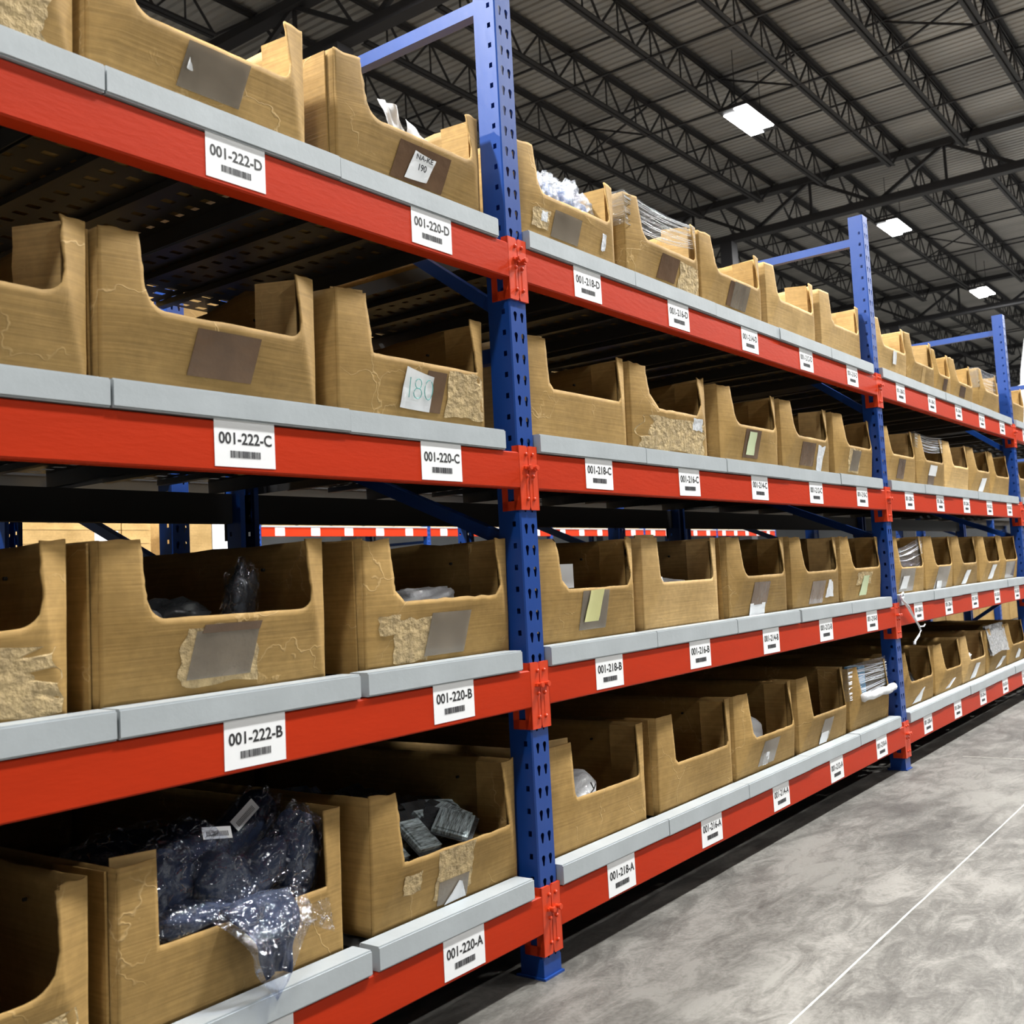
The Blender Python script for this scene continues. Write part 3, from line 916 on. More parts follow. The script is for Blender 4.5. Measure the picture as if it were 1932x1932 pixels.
def patch(b, name, poly, mat_, parent, off=0.0012, n=6, curl=0.0):
    """sheet stuck on the bulging front: poly = (x,z) bottom-left, bottom-right, top-right, top-left"""
    (ax, az), (bx, bz), (cx, cz), (dx, dz) = poly
    m = MB(); g = []
    for j in range(n+1):
        v = j/n
        for i in range(n+1):
            u = i/n
            x = (ax*(1-u)+bx*u)*(1-v)+(dx*(1-u)+cx*u)*v
            z = (az*(1-u)+bz*u)*(1-v)+(dz*(1-u)+cz*u)*v
            zz = min(z, b.cz-0.0005)
            g.append((x, disp(b, x, zz)-off-0.0021-curl*(abs(u-0.5)*2)**3*(0.5+0.5*noise.noise(Vector((u*3, v*3, b.seed)))), z))
    w_ = n+1
    fs = [(j*w_+i, j*w_+i+1, (j+1)*w_+i+1, (j+1)*w_+i) for j in range(n) for i in range(n)]
    m.add(g, fs)
    m.add([(x, y+0.0006, z) for x, y, z in g], [f[::-1] for f in fs])
    return m.build(name, mat_, parent)

def ragged(b, name, poly, mat_, parent, seed, off=0.0011):
    """torn patch with a ragged outline"""
    m = MB(); n = 40
    cx = sum(p[0] for p in poly)/4; cz = sum(p[1] for p in poly)/4
    pts = []
    for k in range(n):
        t = k/n*4; i = int(t); u = t-i
        a, c = poly[i], poly[(i+1) % 4]
        x = a[0]*(1-u)+c[0]*u; z = a[1]*(1-u)+c[1]*u
        s = 1+0.22*noise.noise(Vector((math.cos(2*PI*k/n)*2.2, math.sin(2*PI*k/n)*2.2, seed)))
        x = cx+(x-cx)*s; z = cz+(z-cz)*s
        x = min(max(x, 0.004), b.W-0.004); z = min(max(z, 0.003), b.cz-0.002)
        pts.append((x, z))
    rings = []
    for f in (1.0, 0.66, 0.33):
        rings.append([(cx+(x-cx)*f, cz+(z-cz)*f) for x, z in pts])
    vs = [(x, disp(b, x, z)-off-0.0021, z) for r in rings for x, z in r]+[(cx, disp(b, cx, cz)-off-0.0021, cz)]
    fs = []
    for q in range(2):
        for k in range(n): fs.append((q*n+k, q*n+(k+1) % n, (q+1)*n+(k+1) % n, (q+1)*n+k))
    for k in range(n): fs.append((2*n+k, 2*n+(k+1) % n, 3*n))
    m.add(vs, fs)
    return m.build(name, mat_, parent)

def hand_strokes(b, parent, name, strokes, ox, oz, s, mat_, r=0.0009, sl=0.0, off=0.0022):
    m = MB()
    for st in strokes:
        pts = []
        for (u, v) in st:
            x = ox+(u+sl*v)*s; z = oz+v*s
            pts.append((x, disp(b, x, min(z, b.cz))-off, z))
        m.tube(pts, r, 5)
    return m.build(name, mat_, parent)
ARC = lambda cx, cy, rx, ry, a0=0, a1=360, n=12: [(cx+rx*math.cos(math.radians(a0+(a1-a0)*k/n)), cy+ry*math.sin(math.radians(a0+(a1-a0)*k/n))) for k in range(n+1)]
D1 = [[(0, 0), (0, 1)]]
D8 = [ARC(.3, .73, .22, .24, 90, 450), ARC(.3, .25, .28, .26, 90, 450)]
D0 = [ARC(.3, .5, .3, .5, 80, 420)]
D9 = [ARC(.3, .72, .26, .26, 0, 360), [(.56, .72), (.5, 0)]]
def shift(st, dx, sc=1.0, dy=0): return [[(u*sc+dx, v*sc+dy) for u, v in s_] for s_ in st]

BINS = {}
PAL = {'tape': M_TAPE, 'pouch': M_POUCH, 'white': M_WHITE, 'yellow': M_YEL, 'green': M_GRN, 'torn': M_TORN, 'pale': M_CARDPALE, 'wplast': M_WPLAST}
NMS = {'tape': ('tape_patch', 'dark brown packing tape patch'), 'pouch': ('document_pouch', 'clear plastic pouch'), 'white': ('paper_note', 'white paper note'),
       'yellow': ('paper_note', 'pale yellow note'), 'green': ('paper_note', 'pale green note'), 'torn': ('torn_patch', 'torn bare cardboard ply'), 'pale': ('torn_patch', 'pale peeled strip'), 'wplast': ('paper_scrap', 'crumpled white scrap')}
def bin_(key, X0, label, W=0.445, pl=0.068, pr=None, cz=0.137, H=0.266, r=0.03, style='round', bulge=0.020, lean=0.005, wear=1.0, tl=0.0, tr=0.0, nib=0.0, dip=0.0,
         pale=False, D=0.93, patches=(), flaps=(1,), vent=True, hole_y=0.16):
    b = Bin(); b.W, b.D, b.H, b.cz, b.r, b.style = W, D, H, cz, r, style
    b.pl = pl; b.pr = pr if pr else W-0.046
    b.bulge, b.lean, b.wear, b.tl, b.tr, b.nib, b.dip, b.pale = bulge*1.2, lean, wear, tl, tr, nib, dip, pale
    b.seed = (hash_(key) % 97)*0.37+1
    lv = key[0]
    z = ZB[lv]+CAP-0.0068
    b.x0 = X0; b.z = z
    e = empty('cardboard_box', (X0, BY, z), label, 'cardboard box', 'cut-front cardboard boxes on the shelves')
    b.e = e
    bo = link('body', bin_body(b), e)
    sm = bo.modifiers.new('thickness', 'SOLIDIFY'); sm.thickness = 0.004; sm.offset = 0
    for f in flaps:
        if f == 1:   # right inner tab folded back along the side wall
            q = flap_mesh(b, H-0.012, 0.078, b.seed).build('inner_flap', M_CARDPALE if pale else M_CARD, e, (W-0.014, 0.008, 0.004)); q.rotation_euler = (0, 0, 0.10)
        elif f == 2:  # tab springing open
            q = flap_mesh(b, H-0.008, 0.085, b.seed+3).build('inner_flap', M_CARDPALE, e, (W-0.030, 0.006, 0.004)); q.rotation_euler = (0, 0, 0.42)
        elif f == 3:  # left tab, seen past the left post
            q = flap_mesh(b, H+0.006, 0.07, b.seed+5).build('inner_flap', M_CARDPALE, e, (b.pl+0.010, 0.010, 0.004)); q.rotation_euler = (0, 0, 1.25)
        elif f == 4:  # doubled outer layer left
            q = flap_mesh(b, H-0.004, 0.14, b.seed+7).build('outer_flap', M_CARDPALE if pale else M_CARD, e, (-0.006, 0.012, 0.0)); q.rotation_euler = (0, 0, 0.04)
    if vent:
        for a, c, yy in ((W-0.0108, W-0.0048, hole_y), (-0.0008, 0.004, hole_y-0.03)):
            m = MB(); m.cyl((a, yy, H*0.81), (c, yy, H*0.81), 0.0032, n=8); m.build('vent_hole', M_HOLE, e)
    for i, p in enumerate(patches):
        kind, poly = p[0], p[1]
        nm, lb = NMS[kind]
        if kind in ('torn', 'pale', 'wplast'): o = ragged(b, nm, poly, PAL[kind], e, b.seed+i*3.3, 0.0010+0.0004*i)
        else: o = patch(b, nm, poly, PAL[kind], e, 0.0014+0.0006*i, curl=0.004 if kind in ('white', 'yellow', 'green') else 0)
        o['label'] = lb
    BINS[key] = b
    return b
def hash_(s):
    h = 7
    for c in s: h = (h*131+ord(c)) % 1000003
    return h
def R4(x0, x1, z0, z1, sk=0.0): return [(x0, z0), (x1, z0), (x1+sk, z1), (x0+sk, z1)]
G = R4(0.145, 0.262, 0.042, 0.122)

# ---- top shelf
bin_('D1', -1.475, 'cardboard box cut by the left picture edge, top shelf, dark worn front', patches=[('torn', R4(0.2, 0.4, 0.03, 0.1))])
bin_('D2', -1.007, 'cardboard box with clear torn pouch, top shelf, above sticker 001-222-D', pr=0.398, r=0.035, bulge=0.024, pale=False, patches=[('pouch', R4(0.155, 0.283, 0.046, 0.128, 0.016)), ('white', [(0.170, 0.080), (0.182, 0.078), (0.178, 0.090), (0.174, 0.102)])], flaps=(1,), hole_y=0.10)
b = bin_('D3', -0.480, 'cardboard box with handwritten white note, top shelf, left of the nearest blue post', r=0.034, bulge=0.022, wear=1.6, tr=-0.004, patches=[('tape', R4(0.140, 0.30, 0.036, 0.118, 0.02)), ('white', [(0.180, 0.043), (0.248, 0.047), (0.270, 0.100), (0.205, 0.106)])], flaps=(1, 4))
m = MB(); text_geo(m, 'NA-KE', 0.205, 0.258, 0.088, 0.011, 0, slant=0.1); text_geo(m, '190', 0.212, 0.240, 0.066, 0.014, 0, slant=0.1)
m.v = [(x, disp(b, x, z)-0.0092, z) for x, y, z in m.v]
m.build('handwriting', M_INK, [c for c in b.e.children if c.name.startswith('paper_note')][0])
bin_('D4', 0.103, 'cardboard box full of clear bags, top shelf, first right of the nearest blue post', pl=0.072, pr=0.402, wear=1.8, tr=-0.006, patches=[('pouch', R4(0.13, 0.25, 0.04, 0.11, 0.01)), ('torn', R4(0.05, 0.12, 0.05, 0.10)), ('wplast', R4(0.085, 0.11, 0.07, 0.095)), ('wplast', R4(0.36, 0.38, 0.055, 0.10))])
bin_('D5', 0.609, 'cardboard box with stretch wrap across its top, top shelf, near sticker 001-216-D', W=0.432, pr=0.392, wear=0.6, patches=[('tape', R4(0.155, 0.260, 0.042, 0.118, 0.02)), ('torn', R4(0.285, 0.41, 0.03, 0.115))], flaps=(1, 2))
bin_('D6', 1.060, 'cardboard box with grey-brown tape, top shelf, third right of the nearest blue post', pl=0.075, pr=0.404, W=0.448, wear=1.2, tl=-0.004, patches=[('tape', R4(0.155, 0.270, 0.042, 0.125, 0.02)), ('pouch', R4(0.185, 0.30, 0.04, 0.128, 0.02))])
bin_('D7', 1.560, 'clean plain cardboard box, top shelf, fourth right of the nearest blue post', wear=0.3, pale=True, r=0.03, bulge=0.016, flaps=(1, 2))
bin_('D8', 2.070, 'plain cardboard box with chamfered cutout, top shelf, just left of the second blue post', wear=0.4, pale=True, style='chamfer', pl=0.095, r=0.02, bulge=0.014, patches=[])
bin_('D9', 2.690, 'cardboard box with narrow white slip, top shelf, first right of the second blue post', W=0.440, wear=0.4, pale=True, patches=[('white', [(0.205, 0.070), (0.255, 0.070), (0.245, 0.128), (0.195, 0.128)])])
bin_('D10', 3.145, 'cardboard box with pale tape strip, top shelf, second right of the second blue post', W=0.434, cz=0.125, wear=0.7, patches=[('pale', R4(0.20, 0.25, 0.01, 0.115))], flaps=(1, 2))
bin_('D11', 3.590, 'low-cut cardboard box, top shelf, third right of the second blue post', W=0.29, pl=0.03, cz=0.115, H=0.245, flaps=(1,), patches=[('tape', R4(0.12, 0.19, 0.04, 0.1))])
bin_('D12', 3.890, 'cardboard box with rounded left shoulder, top shelf, fourth right of the second blue post', W=0.44, pl=0.09, cz=0.118, H=0.245, patches=[('tape', R4(0.14, 0.25, 0.04, 0.1))])
bin_('D13', 4.500, 'film-wrapped cardboard box, top shelf, just left of the third blue post', W=0.445, cz=0.137, patches=[])
bin_('D14', 5.20, 'cardboard box on the top shelf, right of the third blue post', wear=0.6)
# ---- second shelf
bin_('C1', -1.462, 'cardboard box cut by the left picture edge, second shelf down, dented inner flap', r=0.04, wear=1.4, pr=0.404, tl=-0.01, flaps=(2,), patches=[])
bin_('C2', -0.995, 'cardboard box with dark brown tape square, second shelf down, above sticker 001-222-C', W=0.437, r=0.036, wear=1.2, bulge=0.024, patches=[('tape', R4(0.150, 0.280, 0.040, 0.120, 0.012))], flaps=(1, 4, 2), dip=0.02)
b = bin_('C3', -0.502, 'cardboard box with white note reading 180, second shelf down, above sticker 001-220-C', pl=0.078, style='square', r=0.012, wear=1.3, patches=[('tape', R4(0.225, 0.285, 0.034, 0.122, 0.012)), ('torn', R4(0.305, 0.435, 0.03, 0.128)), ('white', [(0.160, 0.036), (0.248, 0.033), (0.252, 0.108), (0.170, 0.122)])], flaps=(1, 3))
nt_ = [c for c in b.e.children if c.name.startswith('paper_note')][0]
hand_strokes(b, nt_, 'handwriting', shift(D1, 0)+shift(D8, 0.28)+shift(D0, 1.05), 0.180, 0.058, 0.042, M_TEAL, 0.0010, off=0.0096)
bin_('C4', 0.108, 'smooth cardboard box with square cutout, second shelf down, first right of the nearest blue post', pl=0.078, pr=0.41, style='chamfer', r=0.014, wear=0.3, bulge=0.012, flaps=(1, 3))
bin_('C5', 0.583, 'cardboard box with torn bare front, second shelf down, above sticker 001-216-C', pl=0.08, pr=0.392, style='chamfer', r=0.04, wear=2.0, tl=-0.006, patches=[('torn', R4(0.03, 0.41, 0.02, 0.115)), ('wplast', R4(0.325, 0.385, 0.09, 0.128))], flaps=(1,))
bin_('C6', 1.115, 'cardboard box with pale green note on tape, second shelf down, above sticker 001-214-C', pl=0.085, pr=0.402, r=0.035, wear=1.0, patches=[('tape', R4(0.150, 0.265, 0.030, 0.126, 0.01)), ('green', [(0.168, 0.040), (0.228, 0.040), (0.238, 0.118), (0.184, 0.118)])], flaps=(1,), tl=-0.004)
bin_('C7', 1.600, 'cardboard box with crumpled white paper at its corner, second shelf down, above sticker 001-212-C', pl=0.09, pr=0.398, r=0.035, wear=1.2, patches=[('tape', R4(0.140, 0.265, 0.030, 0.118, 0.01)), ('wplast', [(0.30, 0.02), (0.345, 0.01), (0.37, 0.11), (0.30, 0.115)])], flaps=(2,))
bin_('C8', 2.108, 'cardboard box with outlined clear pouch, second shelf down, just left of the second blue post', W=0.426, pl=0.098, pr=0.388, r=0.03, wear=1.1, patches=[('torn', R4(0.125, 0.245, 0.03, 0.128)), ('pouch', R4(0.14, 0.235, 0.035, 0.12, 0.02))])
bin_('C9', 2.690, 'cardboard box with open pale flap, second shelf down, first right of second post', pl=0.07, patches=[('tape', R4(0.155, 0.255, 0.03, 0.12, 0.01))], flaps=(2,))
bin_('C10', 3.171, 'film-topped cardboard box with white label, second shelf down, second right of the second blue post', pl=0.085, wear=0.8, patches=[('tape', R4(0.15, 0.25, 0.01, 0.07)), ('white', R4(0.145, 0.262, 0.065, 0.117, 0.012))])
bin_('C11', 3.640, 'plain pale cardboard box, second shelf down, third right of the second blue post', wear=0.3, pale=True, pl=0.105, style='chamfer', r=0.012, flaps=(1, 2))
bin_('C12', 4.109, 'cardboard box with slanted white paper, second shelf down, fourth right of the second blue post', wear=0.6, pl=0.11, patches=[('white', [(0.17, 0.02), (0.275, 0.02), (0.33, 0.10), (0.22, 0.095)])])
bin_('C13', 4.585, 'cardboard box half torn open at the front, second shelf down, beside the third blue post', W=0.44, wear=2.0, cz=0.125)
bin_('C14', 5.20, 'cardboard box on the second shelf down, right of the third blue post', wear=0.6)
# ---- third shelf
bin_('B1', -1.502, 'cardboard box with scuffed bare front, third shelf down, at the left picture edge', r=0.045, pr=0.404, wear=1.2, patches=[('torn', R4(0.12, 0.435, 0.01, 0.112))], flaps=(4,))
bin_('B2', -1.004, 'cardboard box with clear pouch and diagonal creases, third shelf down, above sticker 001-222-B', r=0.032, wear=0.8, bulge=0.022, pr=0.402, patches=[('torn', R4(0.132, 0.285, 0.02, 0.122)), ('pouch', R4(0.145, 0.270, 0.032, 0.112, 0.010)), ('tape', R4(0.165, 0.280, 0.108, 0.122, 0.004))], flaps=(4,))
bin_('B3', -0.456, 'cardboard box with peeled patches and clear pouch, third shelf down, above sticker 001-220-B', W=0.447, pr=0.403, style='chamfer', r=0.022, wear=1.8, patches=[('torn', R4(0.07, 0.17, 0.01, 0.10)), ('torn', R4(0.03, 0.08, 0.07, 0.11)), ('pouch', R4(0.160, 0.283, 0.018, 0.108, 0.012))], flaps=(1, 4))
bin_('B4', 0.095, 'cardboard box with pale yellow note, third shelf down, right of nearest blue post', pl=0.088, pr=0.408, style='chamfer', r=0.024, wear=1.6, nib=0.01, patches=[('pouch', R4(0.17, 0.29, 0.03, 0.13)), ('yellow', [(0.186, 0.050), (0.248, 0.050), (0.262, 0.132), (0.200, 0.130)])])
bin_('B5', 0.589, 'smooth plain cardboard box, third shelf down, second right of the nearest blue post', pl=0.086, pr=0.408, style='round', r=0.02, wear=0.2, pale=True, bulge=0.010, flaps=(1, 3))
bin_('B6', 1.106, 'cardboard box, brown tape over white slip, third shelf down, third right of nearest post', pl=0.084, wear=1.0, patches=[('white', R4(0.135, 0.250, 0.004, 0.045)), ('tape', R4(0.140, 0.262, 0.040, 0.115, 0.012))], flaps=(1, 4))
bin_('B7', 1.600, 'cardboard box, tape and torn white paper, third shelf down, fourth right of nearest post', pl=0.084, wear=1.2, patches=[('tape', R4(0.138, 0.265, 0.016, 0.100, 0.015)), ('wplast', [(0.29, 0.035), (0.375, 0.035), (0.35, 0.095), (0.31, 0.10)])], flaps=(2,))
bin_('B8', 2.085, 'cardboard box with pale green slip, third shelf down, just left of the second blue post', pl=0.082, wear=1.0, patches=[('torn', R4(0.13, 0.30, 0.07, 0.12)), ('green', [(0.165, 0.024), (0.245, 0.024), (0.262, 0.104), (0.195, 0.104)])])
bin_('B9', 2.690, 'cardboard box with sagging film, third shelf down, first right of the second post', pl=0.07, cz=0.125, patches=[('pouch', R4(0.07, 0.27, 0.015, 0.12)), ('white', R4(0.08, 0.165, 0.028, 0.085, 0.025))])
bin_('B10', 3.173, 'cardboard box with wide clear pouch, third shelf down, second right of the second blue post', pl=0.115, cz=0.122, wear=1.4, patches=[('pouch', R4(0.11, 0.32, 0.005, 0.115, 0.05)), ('white', R4(0.15, 0.23, 0.005, 0.045))])
bin_('B11', 3.655, 'cardboard box with slanted white slip, third shelf down, third right of the second blue post', pl=0.11, cz=0.122, patches=[('white', R4(0.12, 0.205, 0.012, 0.084, 0.07))])
bin_('B12', 4.170, 'cardboard box with slanted white label, third shelf down, fourth right of the second blue post', pl=0.11, cz=0.120, patches=[('white', R4(0.15, 0.245, 0.02, 0.10, 0.07))])
bin_('B13', 4.625, 'cardboard box with grey plastic patch, third shelf down, just left of the third blue post', W=0.43, cz=0.122, patches=[('pouch', R4(0.1, 0.33, 0.01, 0.11))])
# ---- bottom shelf
bin_('A1', -1.478, 'cardboard box with wide round cutout, bottom shelf, at the left picture edge', r=0.055, wear=1.5, cz=0.122, pr=0.396, nib=0.012, tl=-0.004, patches=[('torn', R4(0.3, 0.42, 0.02, 0.09))], flaps=())
bin_('A2', -0.985, 'smooth cardboard box overflowing with bagged navy clothes, bottom shelf, near lower left', pl=0.066, pr=0.405, style='square', r=0.010, wear=0.25, cz=0.130, bulge=0.006, pale=False, flaps=(3, 4))
bin_('A3', -0.465, 'cardboard box of silvery blister packs, bottom shelf, above sticker 001-220-A', pl=0.068, pr=0.398, style='square', r=0.014, wear=1.5, cz=0.128, patches=[('torn', R4(0.165, 0.28, 0.03, 0.125)), ('pouch', R4(0.175, 0.268, 0.010, 0.060)), ('white', [(0.195, 0.008), (0.262, 0.010), (0.245, 0.046), (0.236, 0.050)]), ('torn', R4(0.07, 0.12, 0.06, 0.10))], flaps=(1,), tr=0.0)
bin_('A4', 0.095, 'smooth cardboard box holding a white bag, bottom shelf, first right of the nearest blue post', pl=0.108, pr=0.408, style='round', r=0.016, wear=0.3, cz=0.130, bulge=0.010, flaps=(1, 3))
bin_('A5', 0.610, 'smooth empty cardboard box, bottom shelf, second right of the nearest blue post', pl=0.085, pr=0.412, style='chamfer', r=0.012, wear=0.2, cz=0.128, bulge=0.010, flaps=(1, 4))
bin_('A6', 1.080, 'cardboard box holding a pale rounded bag, bottom shelf, third right of the nearest blue post', pl=0.095, pr=0.41, style='chamfer', r=0.016, cz=0.122, wear=1.0, patches=[('pouch', R4(0.145, 0.265, 0.022, 0.100, 0.03)), ('wplast', R4(0.18, 0.22, 0.02, 0.06))])
bin_('A7', 1.570, 'empty cardboard box with clear pouch, bottom shelf, fourth right of nearest post', pl=0.09, pr=0.408, style='square', r=0.012, cz=0.122, wear=0.7, patches=[('pouch', R4(0.165, 0.255, 0.018, 0.098, 0.03)), ('white', R4(0.165, 0.235, 0.010, 0.05, 0.01))])
bin_('A8', 2.062, 'stretch-wrapped cardboard box with blue packs inside, bottom shelf, left of the second blue post', pl=0.095, pr=0.412, style='square', r=0.012, cz=0.125, wear=0.5, H=0.25, patches=[])
bin_('A9', 2.700, 'cardboard box with black bag inside, bottom shelf, first right of the second blue post', pl=0.06, cz=0.118, H=0.25, patches=[('white', [(0.115, 0.014), (0.235, 0.014), (0.275, 0.075), (0.22, 0.06)])], wear=1.2)
bin_('A10', 3.190, 'cardboard box with blue packs inside, bottom shelf, second right of the second blue post', pl=0.115, cz=0.115, H=0.245, patches=[('white', [(0.14, 0.02), (0.21, 0.02), (0.30, 0.06), (0.25, 0.06)])], wear=1.2)
bin_('A11', 3.660, 'cardboard box topped by white tissue, bottom shelf, third right of the second blue post', pl=0.09, cz=0.118, H=0.248, patches=[('white', [(0.125, 0.016), (0.215, 0.018), (0.29, 0.09), (0.205, 0.095)])], wear=0.7, pale=True)
bin_('A12', 4.150, 'cardboard box covered by bubble wrap, bottom shelf, fourth right of the second blue post', pl=0.1, cz=0.118, H=0.248, patches=[('white', [(0.17, 0.015), (0.27, 0.023), (0.39, 0.07), (0.30, 0.075)])])
bin_('A13', 4.620, 'cardboard box beside the third blue post, bottom shelf, pale scrap on its front', W=0.44, cz=0.12, H=0.248, patches=[('white', [(0.17, 0.03), (0.27, 0.03), (0.30, 0.07), (0.22, 0.09)])])

# ------------------------------------------------------------------ soft things in the boxes
def lump(center, size, rot, seed, amp=0.25, freq=2.2, nu=22, nv=14, crease=0.0, sq_=0.75, fine=0.0):
    """crumpled pillow shape"""
    vs = []
    Rm = (Matrix.Rotation(rot[2], 3, 'Z') @ Matrix.Rotation(rot[1], 3, 'Y') @ Matrix.Rotation(rot[0], 3, 'X'))
    for j in range(nv+1):
        ph = -PI/2+PI*j/nv
        for i in range(nu):
            th = 2*PI*i/nu
            c = lambda t: math.copysign(abs(math.cos(t))**sq_, math.cos(t))
            s = lambda t: math.copysign(abs(math.sin(t))**sq_, math.sin(t))
            p = Vector((c(ph)*c(th), c(ph)*s(th), s(ph)))
            n_ = noise.noise(p*freq+Vector((seed, seed*1.7, 0)))
            rdg = abs(noise.noise(p*freq*2.3+Vector((seed*2, 0, seed))))
            k = 1+amp*n_-crease*1.6*max(0, 0.17-rdg)+0.35*fine*noise.noise(p*freq*4+Vector((0, seed, 0)))
            q = Vector((p.x*size[0]*k, p.y*size[1]*k, p.z*size[2]*k))
            vs.append(Rm @ q+Vector(center))
    fs = []
    for j in range(nv):
        for i in range(nu):
            a, b_ = j*nu+i, j*nu+(i+1) % nu
            if j == 0: fs.append((nu*0+0 if False else a, (j+1)*nu+(i+1) % nu, (j+1)*nu+i))
            elif j == nv-1: fs.append((a, b_, (j+1)*nu+i))
            else: fs.append((a, b_, (j+1)*nu+(i+1) % nu, (j+1)*nu+i))
    m = MB(); m.add(vs, fs)
    return m
def weld(o):
    bm = bmesh.new(); bm.from_mesh(o.data)
    bmesh.ops.remove_doubles(bm, verts=bm.verts, dist=0.0003)
    bmesh.ops.recalc_face_normals(bm, faces=bm.faces)
    bm.to_mesh(o.data); bm.free()
    for p in o.data.polygons: p.use_smooth = True
    return o
def garment(loc, size, rot, seed, label, sticker=None, group='bagged navy garments in the overflowing box', inner=M_NAVY):
    e = empty('bagged_garment', loc, label, 'bagged clothing', group)
    weld(lump((0, 0, 0), [s*0.90 for s in size], rot, seed, 0.22, 2.0, crease=0.25, fine=0.05).build('garment', inner, e))
    weld(lump((0, 0, 0), [s*1.03 for s in size], rot, seed+0.4, 0.25, 2.4, 40, 26, crease=0.5, fine=0.16).build('plastic_film', M_FILM, e))
    if sticker:
        (sx, sy, sz), (w_, h_), ang, tilt = sticker
        m = MB(); m.box(-w_/2, w_/2, -0.0005, 0.0005, -h_/2, h_/2)
        o = m.build('barcode_sticker', M_STICK, e, (sx, sy, sz)); o.rotation_euler = (tilt, ang, 0)
        m = MB(); x = -w_*0.38
        while x < w_*0.38: m.box(x, x+0.001, -0.0012, -0.0006, -h_*0.30, h_*0.12); x += 0.0026
        m.build('barcode', M_INK2, o)
    return e
AX, AZ = -0.985, ZB['A']+CAP-0.012
def A2(x, y, z): return (AX+x, y, AZ+z)
garment(A2(0.125, 0.135, 0.185), (0.060, 0.055, 0.080), (0.2, 0.25, 0.2), 1.3, 'bagged navy garment squeezed behind the left post of the overflowing box', ((-0.048, -0.056, -0.018), (0.022, 0.060), 0.08, 0.0))
garment(A2(0.205, 0.175, 0.215), (0.075, 0.060, 0.062), (0.3, -0.5, 0.1), 2.9, 'bagged navy garment humped highest at the left of the clothes pile', ((0.035, -0.045, 0.048), (0.060, 0.022), 0.18, -0.5))
garment(A2(0.335, 0.205, 0.235), (0.105, 0.045, 0.040), (0.1, -0.55, 0.1), 4.1, 'long bagged navy garment slanting up to the right with white sticker', ((-0.010, -0.040, 0.038), (0.058, 0.024), -0.60, -0.25))
garment(A2(0.380, 0.105, 0.190), (0.046, 0.050, 0.088), (0.0, 0.25, 0.1), 5.7, 'bagged navy garment bulging against the right post of the overflowing box')
garment(A2(0.275, 0.100, 0.168), (0.105, 0.045, 0.042), (0.0, -0.62, 0.1), 6.4, 'bagged navy garment lying diagonally across the middle of the clothes pile')
garment(A2(0.150, 0.078, 0.152), (0.085, 0.040, 0.026), (0.2, 0.03, 0.0), 7.7, 'flat bagged navy garment spilling over the cut edge at lower left')
garment(A2(0.215, 0.095, 0.185), (0.060, 0.045, 0.055), (0.0, 0.7, 0.0), 9.1, 'crumpled bagged navy garment in the middle of the clothes pile')
garment(A2(0.260, 0.35, 0.170), (0.15, 0.12, 0.080), (0.0, 0.1, 0.0), 11.3, 'dark bagged garment deep at the back of the overflowing box')
# the bag hanging over the edge to a point
def drape(u, v, k=1.0, push=0.0, seed=0.0):
    # v 0 top (inside, on the edge) -> 1 tip ; u -1..1
    cx = 0.252-0.012*v
    hw = (0.100-0.096*v)*k
    z = 0.158-0.158*v
    y = 0.040-0.074*math.sin(min(v*2.4, 1)*PI/2)+0.012*v
    n_ = noise.noise(Vector((u*2.3+seed, v*3.5, seed)))*0.010+abs(noise.noise(Vector((u*3.5+seed, v*2, 2))))*0.008
    return AX+cx+u*hw+0.0025*math.sin(v*9+u), y-push*(1-u*u)*(1-v)*0.8+n_*1.2, AZ+z+0.006*math.cos(u*2)
e = empty('bagged_garment', A2(0.3, 0.0, 0.012), 'clear bag of navy cloth hanging over the box edge to a point', 'bagged clothing', 'bagged navy garments in the overflowing box')
def sheet(name, mat_, k, push, seed, nu=22, nv=30, vmax=1.0, both=True, off=0.0):
    m = MB()
    ex = Vector(A2(0.3, 0.0, 0.012))
    for side in ((0, 1) if both else (0,)):
        vs = []
        for j in range(nv+1):
            for i in range(nu+1):
                p = drape(-1+2*i/nu, vmax*j/nv, k, push if side == 0 else -push*0.25, seed)
                vs.append((p[0]-ex.x, p[1]-ex.y+off, p[2]-ex.z))
        w_ = nu+1
        m.add(vs, [(j*w_+i, j*w_+i+1, (j+1)*w_+i+1, (j+1)*w_+i) for j in range(nv) for i in range(nu)])
    o = m.build(name, mat_, e)
    return weld(o)
sheet('plastic_film', M_FILM, 1.0, 0.022, 3.0)
sheet('garment', M_NAVY, 0.72, 0.016, 4.0, vmax=0.74, off=0.004)
e = empty('plastic_film', A2(0.37, 0.03, 0.10), 'loose clear film corner hanging below the right side of the clothes pile', 'plastic film')
m = MB(); vs = []
for j in range(9):
    for i in range(9):
        u, v = i/8, j/8
        x = -0.045+0.075*u; z = 0.02-0.060*v*(0.35+0.65*u)
        vs.append((x, -0.002-0.012*v+0.004*noise.noise(Vector((u*5, v*5, 1))), z))
m.add(vs, [(j*9+i, j*9+i+1, (j+1)*9+i+1, (j+1)*9+i) for j in range(8) for i in range(8)])
m.build('hanging_corner', M_FILM, e, (0, 0, 0), smooth=True)

